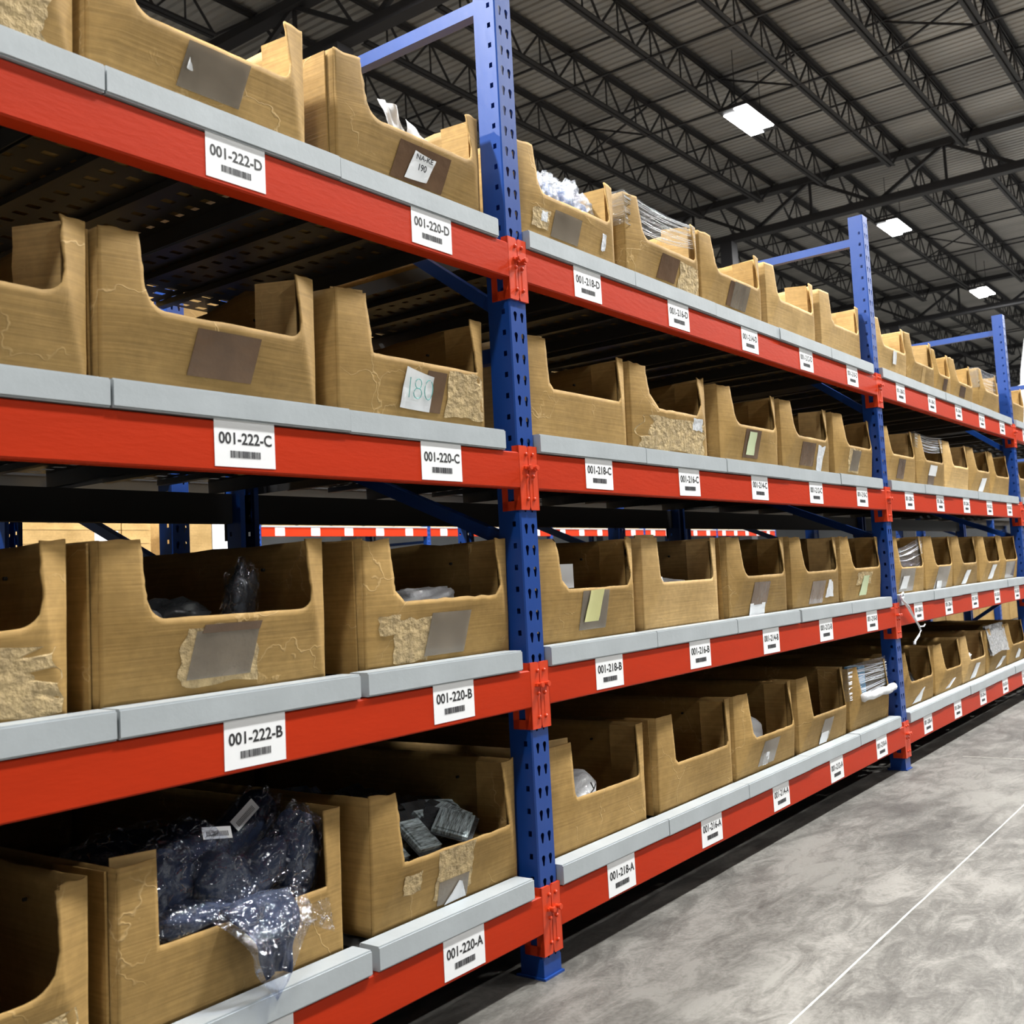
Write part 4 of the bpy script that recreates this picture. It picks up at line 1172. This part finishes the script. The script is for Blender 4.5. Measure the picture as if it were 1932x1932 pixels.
def bag(name, key, x, y, z, size, rot, seed, mat_, label, cat='plastic bag', group=None, amp=0.3, crease=0.5, fine=0.15):
    b = BINS[key]
    o = lump((0, 0, 0), size, rot, seed, amp, 2.2, 30, 20, crease=crease, fine=fine).build(name, mat_, None, (b.x0+x, BY+y, b.z+z))
    weld(o); tag(o, label, cat, group)
    return o
bag('plastic_bag', 'A1', 0.235, 0.10, 0.115, (0.045, 0.07, 0.095), (0.1, 0.3, 0), 3.2, M_WPLAST, 'crumpled white plastic bag in the box at the lower left edge')
bag('plastic_bag', 'A1', 0.315, 0.16, 0.10, (0.035, 0.05, 0.05), (0.1, 0.9, 0), 8.2, M_GPLAST, 'small clear plastic bag behind the white bag, lower left box')
bag('plastic_bag', 'B2', 0.11, 0.17, 0.125, (0.070, 0.09, 0.050), (0.1, 0.1, 0.2), 2.1, M_GPLAST, 'grey plastic bag lying left inside the box above sticker 001-222-B', group='grey plastic bags in one box')
bag('plastic_bag', 'B2', 0.255, 0.22, 0.105, (0.070, 0.09, 0.06), (0.0, 0.2, 0.2), 5.1, M_DPLAST, 'dark folded plastic bag in the middle of the pouch-fronted box', group='grey plastic bags in one box')
bag('plastic_bag', 'B2', 0.35, 0.12, 0.15, (0.030, 0.022, 0.070), (0.0, 0.25, 0.2), 7.4, M_DPLAST, 'upright glossy plastic pack standing in the pouch-fronted box', group='grey plastic bags in one box')
o = bag('plastic_film', 'B2', 0.35, 0.118, 0.155, (0.036, 0.026, 0.080), (0.0, 0.25, 0.2), 7.8, M_FILM, 'clear film around the upright plastic pack', 'plastic film')
bag('plastic_bag', 'B3', 0.085, 0.06, 0.125, (0.020, 0.03, 0.040), (0.0, 0.1, 0.2), 7.1, M_GPLAST, 'small grey plastic bag in the left corner, box above 001-220-B')
bag('plastic_bag', 'B3', 0.17, 0.14, 0.11, (0.035, 0.05, 0.045), (0.0, 0.3, 0.2), 9.4, M_GPLAST, 'small grey bag corner peeking above the cut edge, box above 001-220-B')
bag('plastic_bag', 'B3', 0.32, 0.16, 0.12, (0.095, 0.09, 0.040), (0.0, -0.12, 0.1), 3.7, M_WPLAST, 'pale plastic bag at the right inside the box above 001-220-B')
bag('plastic_bag', 'B5', 0.13, 0.05, 0.125, (0.035, 0.04, 0.035), (0.0, 0.3, 0.1), 5.5, M_WPLAST, 'white plastic bag in the left corner of the smooth third-shelf box')
bag('plastic_bag', 'B5', 0.28, 0.12, 0.115, (0.10, 0.08, 0.032), (0.0, -0.06, 0.1), 6.5, M_WPLAST, 'flat white plastic bag right inside the smooth third-shelf box')
bag('plastic_bag', 'B4', 0.34, 0.25, 0.06, (0.05, 0.1, 0.05), (0.0, -0.06, 0.1), 1.5, M_DPLAST, 'dark pack low inside the box with the yellow note')
o = bag('paper_bag', 'A4', 0.215, 0.075, 0.118, (0.065, 0.06, 0.045), (0.0, -0.35, 0.1), 2.6, M_WPLAST, 'small white bag with a black mark, box right of nearest post', 'paper bag', amp=0.15, crease=0.3, fine=0.05)
m = MB(); m.tube([(-0.005, -0.066, 0.03), (0.006, -0.067, 0.012), (0.016, -0.066, 0.022)], 0.0018, 5); m.tube([(0.006, -0.067, 0.012), (-0.010, -0.067, 0.004)], 0.0018, 5)
m.build('black_mark', M_INK, o)
o = bag('plastic_bag', 'A6', 0.240, 0.09, 0.112, (0.095, 0.06, 0.062), (0.0, 0.25, 0.1), 4.6, M_WPLAST, 'pale blue-white rounded bag in the third bottom box right of nearest post', amp=0.06, crease=0.08, fine=0.02)
bag('plastic_bag', 'A9', 0.225, 0.13, 0.105, (0.15, 0.10, 0.055), (0.0, 0.0, 0.1), 4.9, M_DPLAST, 'black plastic bag in the first bottom box right of the second post')
bag('tissue', 'A11', 0.15, 0.03, 0.125, (0.10, 0.04, 0.028), (0.0, -0.1, 0.1), 5.9, M_WPLAST, 'white tissue bunched on the cut edge of a far bottom box', 'tissue')
for i in range(3):
    m = MB(); m.box(-0.022, 0.022, -0.02, 0.02, 0.0, 0.13)
    b = BINS['A10']
    o = m.build('small_pack', [M_BLPACK, M_WHITE, M_BLPACK][i], None, (b.x0+0.13+0.052*i, BY+0.05, b.z+0.090)); o.rotation_euler = (0, 0.06*(i-1), 0)
    tag(o, ['left blue pack standing in a far bottom box', 'white pack standing between two blue packs, far bottom box', 'right blue pack standing in a far bottom box'][i], 'small pack', 'packs in a far bottom box')
m = MB(); m.box(-0.20, 0.20, -0.09, 0.09, 0, 0.085)
b = BINS['A10']; o = m.build('carton', M_CARD, None, (b.x0+0.225, BY+0.12, b.z+0.003)); tag(o, 'small carton under the blue packs, far bottom box', 'carton')

# blister packs in A3
def blister(loc, rot, label):
    e = empty('blister_pack', loc, label, 'blister pack', 'blister packs in one box')
    e.rotation_euler = rot
    link('card', BLC, e); link('blister', BLB, e)
m = MB(); m.box(-0.052, 0.052, -0.0008, 0.0008, 0, 0.125); BLC = m.mesh('card', M_DPLAST)
m = MB()
m.box(-0.046, 0.046, -0.009, -0.0008, 0.010, 0.092); m.box(-0.038, 0.038, -0.0125, -0.009, 0.018, 0.084); BLB = m.mesh('blister', M_BLIST)
b = BINS['A3']
for c in range(3):
    for k in range(9 if c < 2 else 6):
        blister((b.x0+0.125+0.098*c, BY+0.045+0.042*k+(0.045 if c == 2 else 0), b.z+0.101+0.004*k), (-0.85, 0.06*(-1)**k+0.06, 0.25), 'leaning blister pack in the %s row of the box above 001-220-A' % ['left', 'middle', 'right'][c])
for k in range(4):
    blister((b.x0+0.345+0.010*k, BY+0.030+0.035*k, b.z+0.122+0.006*(k % 2)), (-1.25, 0.15*(k-2), 0.5-0.3*k), 'flat-lying blister pack at the right of the box above 001-220-A')
m = MB(); m.box(-0.205, 0.205, 0, 0.60, 0, 0.092); o = m.build('carton_insert', M_CARD, None, (b.x0+0.2215, BY+0.03, b.z+0.006)); tag(o, 'cardboard insert under the blister packs, box above 001-220-A', 'cardboard insert')

# top shelf: papers in D3, bags in D4
def crumple_sheet(name, key, pts, mat_, label, cat, group=None, n=10, amp=0.01, seed=1.0, mark=None):
    b = BINS[key]
    m = MB(); vs = []
    A, B_, C_, D_ = [Vector(p) for p in pts]
    for j in range(n+1):
        for i in range(n+1):
            u, v = i/n, j/n
            p = (A*(1-u)+B_*u)*(1-v)+(D_*(1-u)+C_*u)*v
            p = p+Vector((0.4, 1, 0.3))*amp*noise.noise(Vector((u*2.6+seed, v*2.6, seed)))
            vs.append(p-A)
    w_ = n+1
    fs = [(j*w_+i, j*w_+i+1, (j+1)*w_+i+1, (j+1)*w_+i) for j in range(n) for i in range(n)]
    m.add(vs, fs); m.add([v+Vector((0, 0.0008, 0)) for v in vs], [f[::-1] for f in fs])
    o = m.build(name, mat_, None, (b.x0+A.x, BY+A.y, b.z+A.z), smooth=True)
    tag(o, label, cat, group)
    if mark:
        k = MB()
        for st in mark:
            k.tube([tuple(B_*0+(A*(1-u)+B_*u)*(1-v)+(D_*(1-u)+C_*u)*v-A+Vector((0, -0.003-amp*0.3, 0))) for u, v in st], 0.0012, 5)
        k.build('black_writing', M_INK, o)
    return o
crumple_sheet('paper_sheet', 'D3', [(0.17, 0.05, 0.145), (0.27, 0.06, 0.13), (0.25, 0.08, 0.185), (0.155, 0.07, 0.205)], M_WHITE, 'white paper sheet low at the left, box with the handwritten note', 'paper', 'papers in the noted box', seed=2)
crumple_sheet('paper_sheet', 'D3', [(0.23, 0.04, 0.12), (0.315, 0.045, 0.12), (0.245, 0.07, 0.250), (0.200, 0.07, 0.255)], M_WHITE, 'tall folded white paper sticking out of the box with the handwritten note', 'paper', 'papers in the noted box', seed=4, amp=0.03, mark=[[(0.5, 0.2), (0.55, 0.5)], [(0.6, 0.15), (0.7, 0.4)]])
crumple_sheet('paper_sheet', 'D3', [(0.275, 0.04, 0.115), (0.38, 0.04, 0.115), (0.38, 0.075, 0.205), (0.285, 0.075, 0.235)], M_WHITE, 'white paper with black writing at the right, box with the handwritten note', 'paper', 'papers in the noted box', seed=6, amp=0.02, mark=[[(0.2, 0.3), (0.4, 0.5), (0.3, 0.6)], [(0.5, 0.2), (0.8, 0.3), (0.7, 0.5)], [(0.3, 0.15), (0.6, 0.1)]])
crumple_sheet('paper_sheet', 'D3', [(0.22, 0.09, 0.13), (0.39, 0.09, 0.12), (0.39, 0.12, 0.235), (0.25, 0.12, 0.225)], M_WPLAST, 'pale plastic sheet behind the papers, box with the handwritten note', 'plastic film', seed=8, amp=0.03)
def pouch_bag(loc, size, rot, seed, label):
    e = empty('bagged_pack', loc, label, 'bagged pack', 'clear bags of blue packs in one box')
    weld(lump((0, 0, 0), [size[0]*0.55, size[1]*0.7, size[2]*0.62], rot, seed, 0.12, 2, crease=0.1).build('pack', M_DKBLUE, e))
    weld(lump((0, 0, 0), size, rot, seed+1, 0.3, 2.4, 36, 24, crease=0.6, fine=0.2).build('plastic_film', M_FILMB, e))
M_FILMB = film('bright_clear_bag_film', (0.95, 0.97, 1.0), 0.30, 0.10, 30, 1.0, white=0.45)
b = BINS['D4']
for i, (x, y, z, a, s) in enumerate([(0.10, 0.07, 0.135, 0.1, 1.0), (0.155, 0.12, 0.175, -0.3, 1.15), (0.19, 0.06, 0.150, 0.3, 1.0), (0.245, 0.10, 0.165, -0.15, 1.0), (0.285, 0.06, 0.150, 0.2, 1.0), (0.330, 0.09, 0.165, -0.2, 1.1), (0.365, 0.06, 0.140, 0.12, 0.95), (0.13, 0.06, 0.165, 0.9, 0.8)]):
    pouch_bag((b.x0+x+0.02, BY+y+0.01, b.z+z+0.038), (0.038*s, 0.044*s, 0.068*s), (0, a, 0.2*i), 1.7*i+1, 'clear bag of a dark blue pack, %s from the left in the bag-filled box' % ['first', 'second', 'third', 'fourth', 'fifth', 'sixth', 'last', 'foremost'][i])
b = BINS['B4']
m = MB(); m.box(-0.031, 0.031, -0.0006, 0.0006, -0.031, 0.031)
o = m.build('paper_card', M_WHITE, None, (b.x0+0.175, 0.075, b.z+0.17)); tag(o, 'square white card tucked behind the left post of the yellow-note box', 'card'); 

# stretch wrap on D5, A8, D13, C10, B9, A12
def wrap_band(key, x0, x1, z0, z1, label, sag=0.02, name='stretch_wrap', mat_=None, y=-0.004, lines=14, around=0.12, zr=None):
    b = BINS[key]
    e = empty(name, (b.x0, BY, b.z), label, 'stretch film')
    m = MB(); nu, nv = 26, 10; vs = []
    z0r, z1r = zr if zr else (z0, z1)
    for j in range(nv+1):
        for i in range(nu+1):
            u = i/nu; v = j/nv
            x = x0+(x1-x0)*u
            zb = (z0*(1-u)+z0r*u); zt = (z1*(1-u)+z1r*u)
            z = zb+(zt-zb)*v-sag*math.sin(PI*u)*(1-v*0.6)
            vs.append((x, y-0.001*math.sin(u*20+j)-0.006+0.010*math.sin(PI*u)*0.8, z))
    w_ = nu+1
    m.add(vs, [(j*w_+i, j*w_+i+1, (j+1)*w_+i+1, (j+1)*w_+i) for j in range(nv) for i in range(nu)])
    # film running back along the left side
    if around > 0:
        vs = []
        for j in range(nv+1):
            for i in range(7):
                vs.append((x0-0.002, y-0.007+(around)*i/6, z0+(z1-z0)*j/nv))
        m.add(vs, [(j*7+i, j*7+i+1, (j+1)*7+i+1, (j+1)*7+i) for j in range(nv) for i in range(6)])
    m.build('film_sheet', mat_ or M_WRAP, e, smooth=True)
    # stretched strands
    m = MB()
    rr_ = random.Random(hash_(key))
    for k in range(lines):
        v = rr_.random(); v2 = min(1, max(0, v+rr_.uniform(-.2, .2)))
        pts = []
        for i in range(9):
            u = i/8; x = x0+(x1-x0)*u
            zb = (z0*(1-u)+z0r*u); zt = (z1*(1-u)+z1r*u); vv = v*(1-u)+v2*u
            pts.append((x, y-0.009+0.008*math.sin(PI*u), zb+(zt-zb)*vv-sag*math.sin(PI*u)*(1-vv*0.6)))
        m.tube(pts, rr_.uniform(0.0003, 0.0009), 4)
    m.build('film_strand', M_STRAND, e)
    return e
M_STRAND = mat('pale_film_strand', (0.72, 0.75, 0.78), 0.25, coat=0.4)
wrap_band('D5', -0.002, 0.415, 0.170, 0.272, 'clear stretch wrap pulled across the open top of a top-shelf box', 0.012, zr=(0.185, 0.262), lines=16)
wrap_band('A8', -0.002, 0.445, 0.125, 0.262, 'clear stretch wrap covering the cutout of the bottom-shelf box with blue packs', 0.006, lines=30)
wrap_band('D13', -0.002, 0.445, 0.150, 0.272, 'clear stretch wrap around the top-shelf box left of the third post', 0.004, lines=14, around=0.12)
wrap_band('C10', 0.0, 0.445, 0.200, 0.275, 'clear stretch wrap over the second-shelf box with the white label', 0.015, lines=14)
wrap_band('B9', 0.0, 0.445, 0.10, 0.20, 'sagging clear film on the third-shelf box right of the second post', 0.03, lines=6, zr=(0.12, 0.27))
M_BUB = mat('grey_bubble_wrap', (0.50, 0.50, 0.50), 0.22, 0, 0.6, 60, bump=1.0, bscale=110, col2=(0.2, 0.2, 0.2), coat=0.6)
b = BINS['A12']
m = MB(); vs = []
for j in range(9):
    for i in range(17):
        u, v = i/16, j/8
        vs.append((0.03+0.40*u, -0.035+0.030*v+0.006*noise.noise(Vector((u*6, v*6, 2))), 0.115+0.15*v-0.03*(1-v)*abs(u-0.5)))
m.add(vs, [(j*17+i, j*17+i+1, (j+1)*17+i+1, (j+1)*17+i) for j in range(8) for i in range(16)])
m.add([(x, y_+0.012, z) for x, y_, z in vs], [(j*17+i, (j+1)*17+i, (j+1)*17+i+1, j*17+i+1) for j in range(8) for i in range(16)])
o = m.build('bubble_wrap', M_BUB, None, (b.x0, BY, b.z), smooth=True); tag(o, 'sheet of bubble wrap covering the cutout of a far bottom box', 'bubble wrap')
b = BINS['A8']
m = MB()
m.tube([(0.085+0.033*i, -0.030+0.003*math.sin(i*2.0), 0.128+0.003*math.sin(i*1.3)) for i in range(12)], 0.017, 9)
o = m.build('film_roll', M_WPLAST, None, (b.x0, BY-0.006, b.z), smooth=True); tag(o, 'white bunched roll of film along the cut edge of the wrapped bottom box', 'rolled film')
m = MB(); m.box(-0.035, 0.035, -0.03, 0.03, 0, 0.235)
o = m.build('small_pack', M_BLPACK, None, (b.x0+0.22, BY+0.045, b.z+0.004)); tag(o, 'pale blue pack behind stretch wrap in the bottom box', 'small pack')

# white tie hanging from the second post
m = MB()
m.tube([(2.592, -0.016, 0.745), (2.605, -0.018, 0.728), (2.66, -0.022, 0.690), (2.74, -0.020, 0.640), (2.82, -0.016, 0.596), (2.843, -0.016, 0.572), (2.80, -0.020, 0.553), (2.725, -0.024, 0.533)], 0.0045, 7)
m.tube([(2.60, -0.024, 0.722), (2.68, -0.026, 0.688), (2.76, -0.022, 0.628), (2.83, -0.018, 0.590), (2.88, -0.02, 0.588), (2.90, -0.02, 0.596)], 0.0032, 7)
m.tube([(2.590, -0.020, 0.742), (2.61, -0.026, 0.752), (2.615, -0.024, 0.735), (2.595, -0.022, 0.728)], 0.005, 7)
o = m.build('plastic_tie', M_WPLAST, None); tag(o, 'white plastic tie dangling over the third beam beside the second blue post', 'plastic tie')
m = MB(); m.cyl((2.722, -0.024, 0.5325), (2.716, -0.024, 0.520), 0.007, 0.006, 8); m.build('tie_end', M_WPLAST, o)

# ------------------------------------------------------------------ the row behind
for k in (-1, 0, 1, 2, 3, 4, 5, 6):
    upright(k*L+0.02, 1.40, 'blue upright frame of the row directly behind, seen only in slivers', 'upright frames of the row behind')
def blocker_carton_mesh(w_, d_, h_, seed):
    m = MB(); m.box(-w_/2, w_/2, 0, d_, 0, h_)
    me = m.mesh('carton', M_CARD)
    bm = bmesh.new(); bm.from_mesh(me)
    bmesh.ops.bevel(bm, geom=bm.edges[:], offset=0.004, segments=2, affect='EDGES'); bm.to_mesh(me); bm.free()
    return me
CM = blocker_carton_mesh(0.60, 0.98, 0.62, 1); CM2 = blocker_carton_mesh(0.60, 0.98, 0.42, 2)  # added, unseen cartons that block light so the shelves behind stay dark
for k in (-1, 0, 1, 2, 3, 4, 5):
    for (zb_, nm) in ((1.27, 'upper'), (0.05, 'lower')):
        bb = empty('rear_row_shelf', (k*L+0.02, 1.40, zb_), '%s shelf of the row directly behind, %s' % (nm, BN.get(k, 'far beyond the third blue post')), 'rack shelf', 'shelves of the row behind')
        m = MB(); m.box(PW+0.002, L-0.002, 0.0, 0.04, 0, 0.07); m.box(PW+0.002, L-0.002, FR-0.04, FR, 0, 0.07); m.build('rail', M_BLACK, bb)
        m = MB(); m.box(PW+0.004, L-0.004, 0.04, FR-0.04, 0.05, 0.068); m.build('deck', M_BLACK, bb)
        for i in range(4):
            for kk, (me, dz) in enumerate(((CM, 0.0702),) if nm == 'upper' else ((CM2, 0.0702), (CM2, 0.492))):
                o = link('carton', me, None, (k*L+0.02+0.37+0.61*i, 1.46, zb_+dz))
                tag(o, 'plain brown carton added unseen behind the rack to block light', 'carton', 'added light-blocking cartons of the row behind')
# far rack across the next aisle
FY = 7.5
fl = MB(); fl.box(-SW/2, SW/2, -0.001, 0, 0, SH); FST = fl.mesh('location_sticker', M_STICK)
M_CARDF = M_CARD
def small_bin():
    m = MB(); W, D, H, T = 0.44, 0.5, 0.25, 0.006
    m.box(0, W, 0, T, 0, 0.13); m.box(0, 0.06, 0, T, 0.13, H); m.box(W-0.05, W, 0, T, 0.13, H)
    m.box(0, T, T, D, 0, H); m.box(W-T, W, T, D, 0, H); m.box(T, W-T, D-T, D, 0, H); m.box(T, W-T, T, D-T, 0, T)
    return m.mesh('cardboard_box', M_CARD)
SBIN = small_bin()
for k in range(2, 8):
    x = k*L-0.06
    upright(x, FY, 'blue upright frame of the far rack across the next aisle', 'upright frames of the far rack')
    if k == 7: continue
    for zz in (0.35, 0.93, 1.515, 2.05):
        bm_ = empty('far_shelf_beam', (x, FY, zz), 'red beam of the far rack, glimpsed between shelves' if zz == 1.515 else 'red beam of the far rack across the next aisle', 'rack beam', 'beams of the far rack, seen in the gap' if zz == 1.515 else 'beams of the far rack')
        m = MB(); m.box(PW+0.001, L-0.001, -0.004, 0.04, 0, 0.098); m.build('rail', M_RED, bm_)
        m = MB(); m.box(PW+0.001, L-0.001, -0.01, 0.92, 0.099, 0.115); m.build('deck', M_GREY, bm_)
        for i in range(5): link('location_sticker', FST, bm_, (0.30+0.482*i, -0.005, 0.006))
        for i in range(5):
            o = link('cardboard_box', SBIN, None, (x+0.09+0.482*i, FY+0.02, zz+0.1155))
            tag(o, 'cardboard box on the far rack beyond the next aisle', 'cardboard box', 'boxes on the far rack')
# wide cartons on a pallet seen through the gap at left
pal = empty('pallet', (2.65, 6.5, 0), 'wooden pallet under the wide cartons beyond the rack', 'pallet')
M_WOOD = mat('pallet_wood', (0.36, 0.25, 0.14), 0.8, 0, 0.3, 6)
m = MB()
for i in range(7): m.box(-0.55+i*0.165, -0.45+i*0.165, 0, 1.0, 0.11, 0.13)
m.build('top_board', M_WOOD, pal)
m = MB()
for y in (0.0, 0.45, 0.9): m.box(-0.55, 0.55, y, y+0.1, 0.0, 0.11)
m.build('stringer', M_WOOD, pal)
z = 0.131; lay = [0.42, 0.42, 0.42, 0.11, 0.125, 0.12]
names = ['lowest', 'second', 'third', 'thin lower', 'printed', 'topmost']
for li, h in enumerate(lay):
    for c, (xa, xb_) in enumerate(((2.10, 2.925), (2.935, 3.19))):
        m = MB(); m.box(0, xb_-xa, 0, 0.95, 0, h-0.004)
        o = m.build('carton', M_CARDPALE, None, (xa, 6.5, z))
        tag(o, '%s %s carton of the stack glimpsed above the third shelf at left' % (names[li], ['wide', 'narrow'][c]), 'carton', 'cartons on the far pallet')
        if li == 4 and c == 0:
            k = MB(); text_geo(k, '8245-20141035', 0.22, 0.56, 0.055, 0.032, -0.001); k.build('printed_number', M_INK2, o)
        if li == 3 and c == 0:
            k = MB(); k.box(0.60, 0.80, -0.002, 0, 0.01, 0.10); k.build('shipping_label', M_WHITE, o)
    z += h
for i, (xa, xb_) in enumerate(((3.52, 3.78), (3.79, 3.97))):
    m = MB(); m.box(0, xb_-xa, 0, 0.8, 0, 1.78)
    o = m.build('wrapped_stack', [M_CARDPALE, M_WPLAST][i], None, (xa, 6.5, 0.0)); tag(o, ['tall carton stack beyond the rack, right of the wide cartons', 'white wrapped stack beyond the rack, right of the cartons'][i], 'wrapped stack')
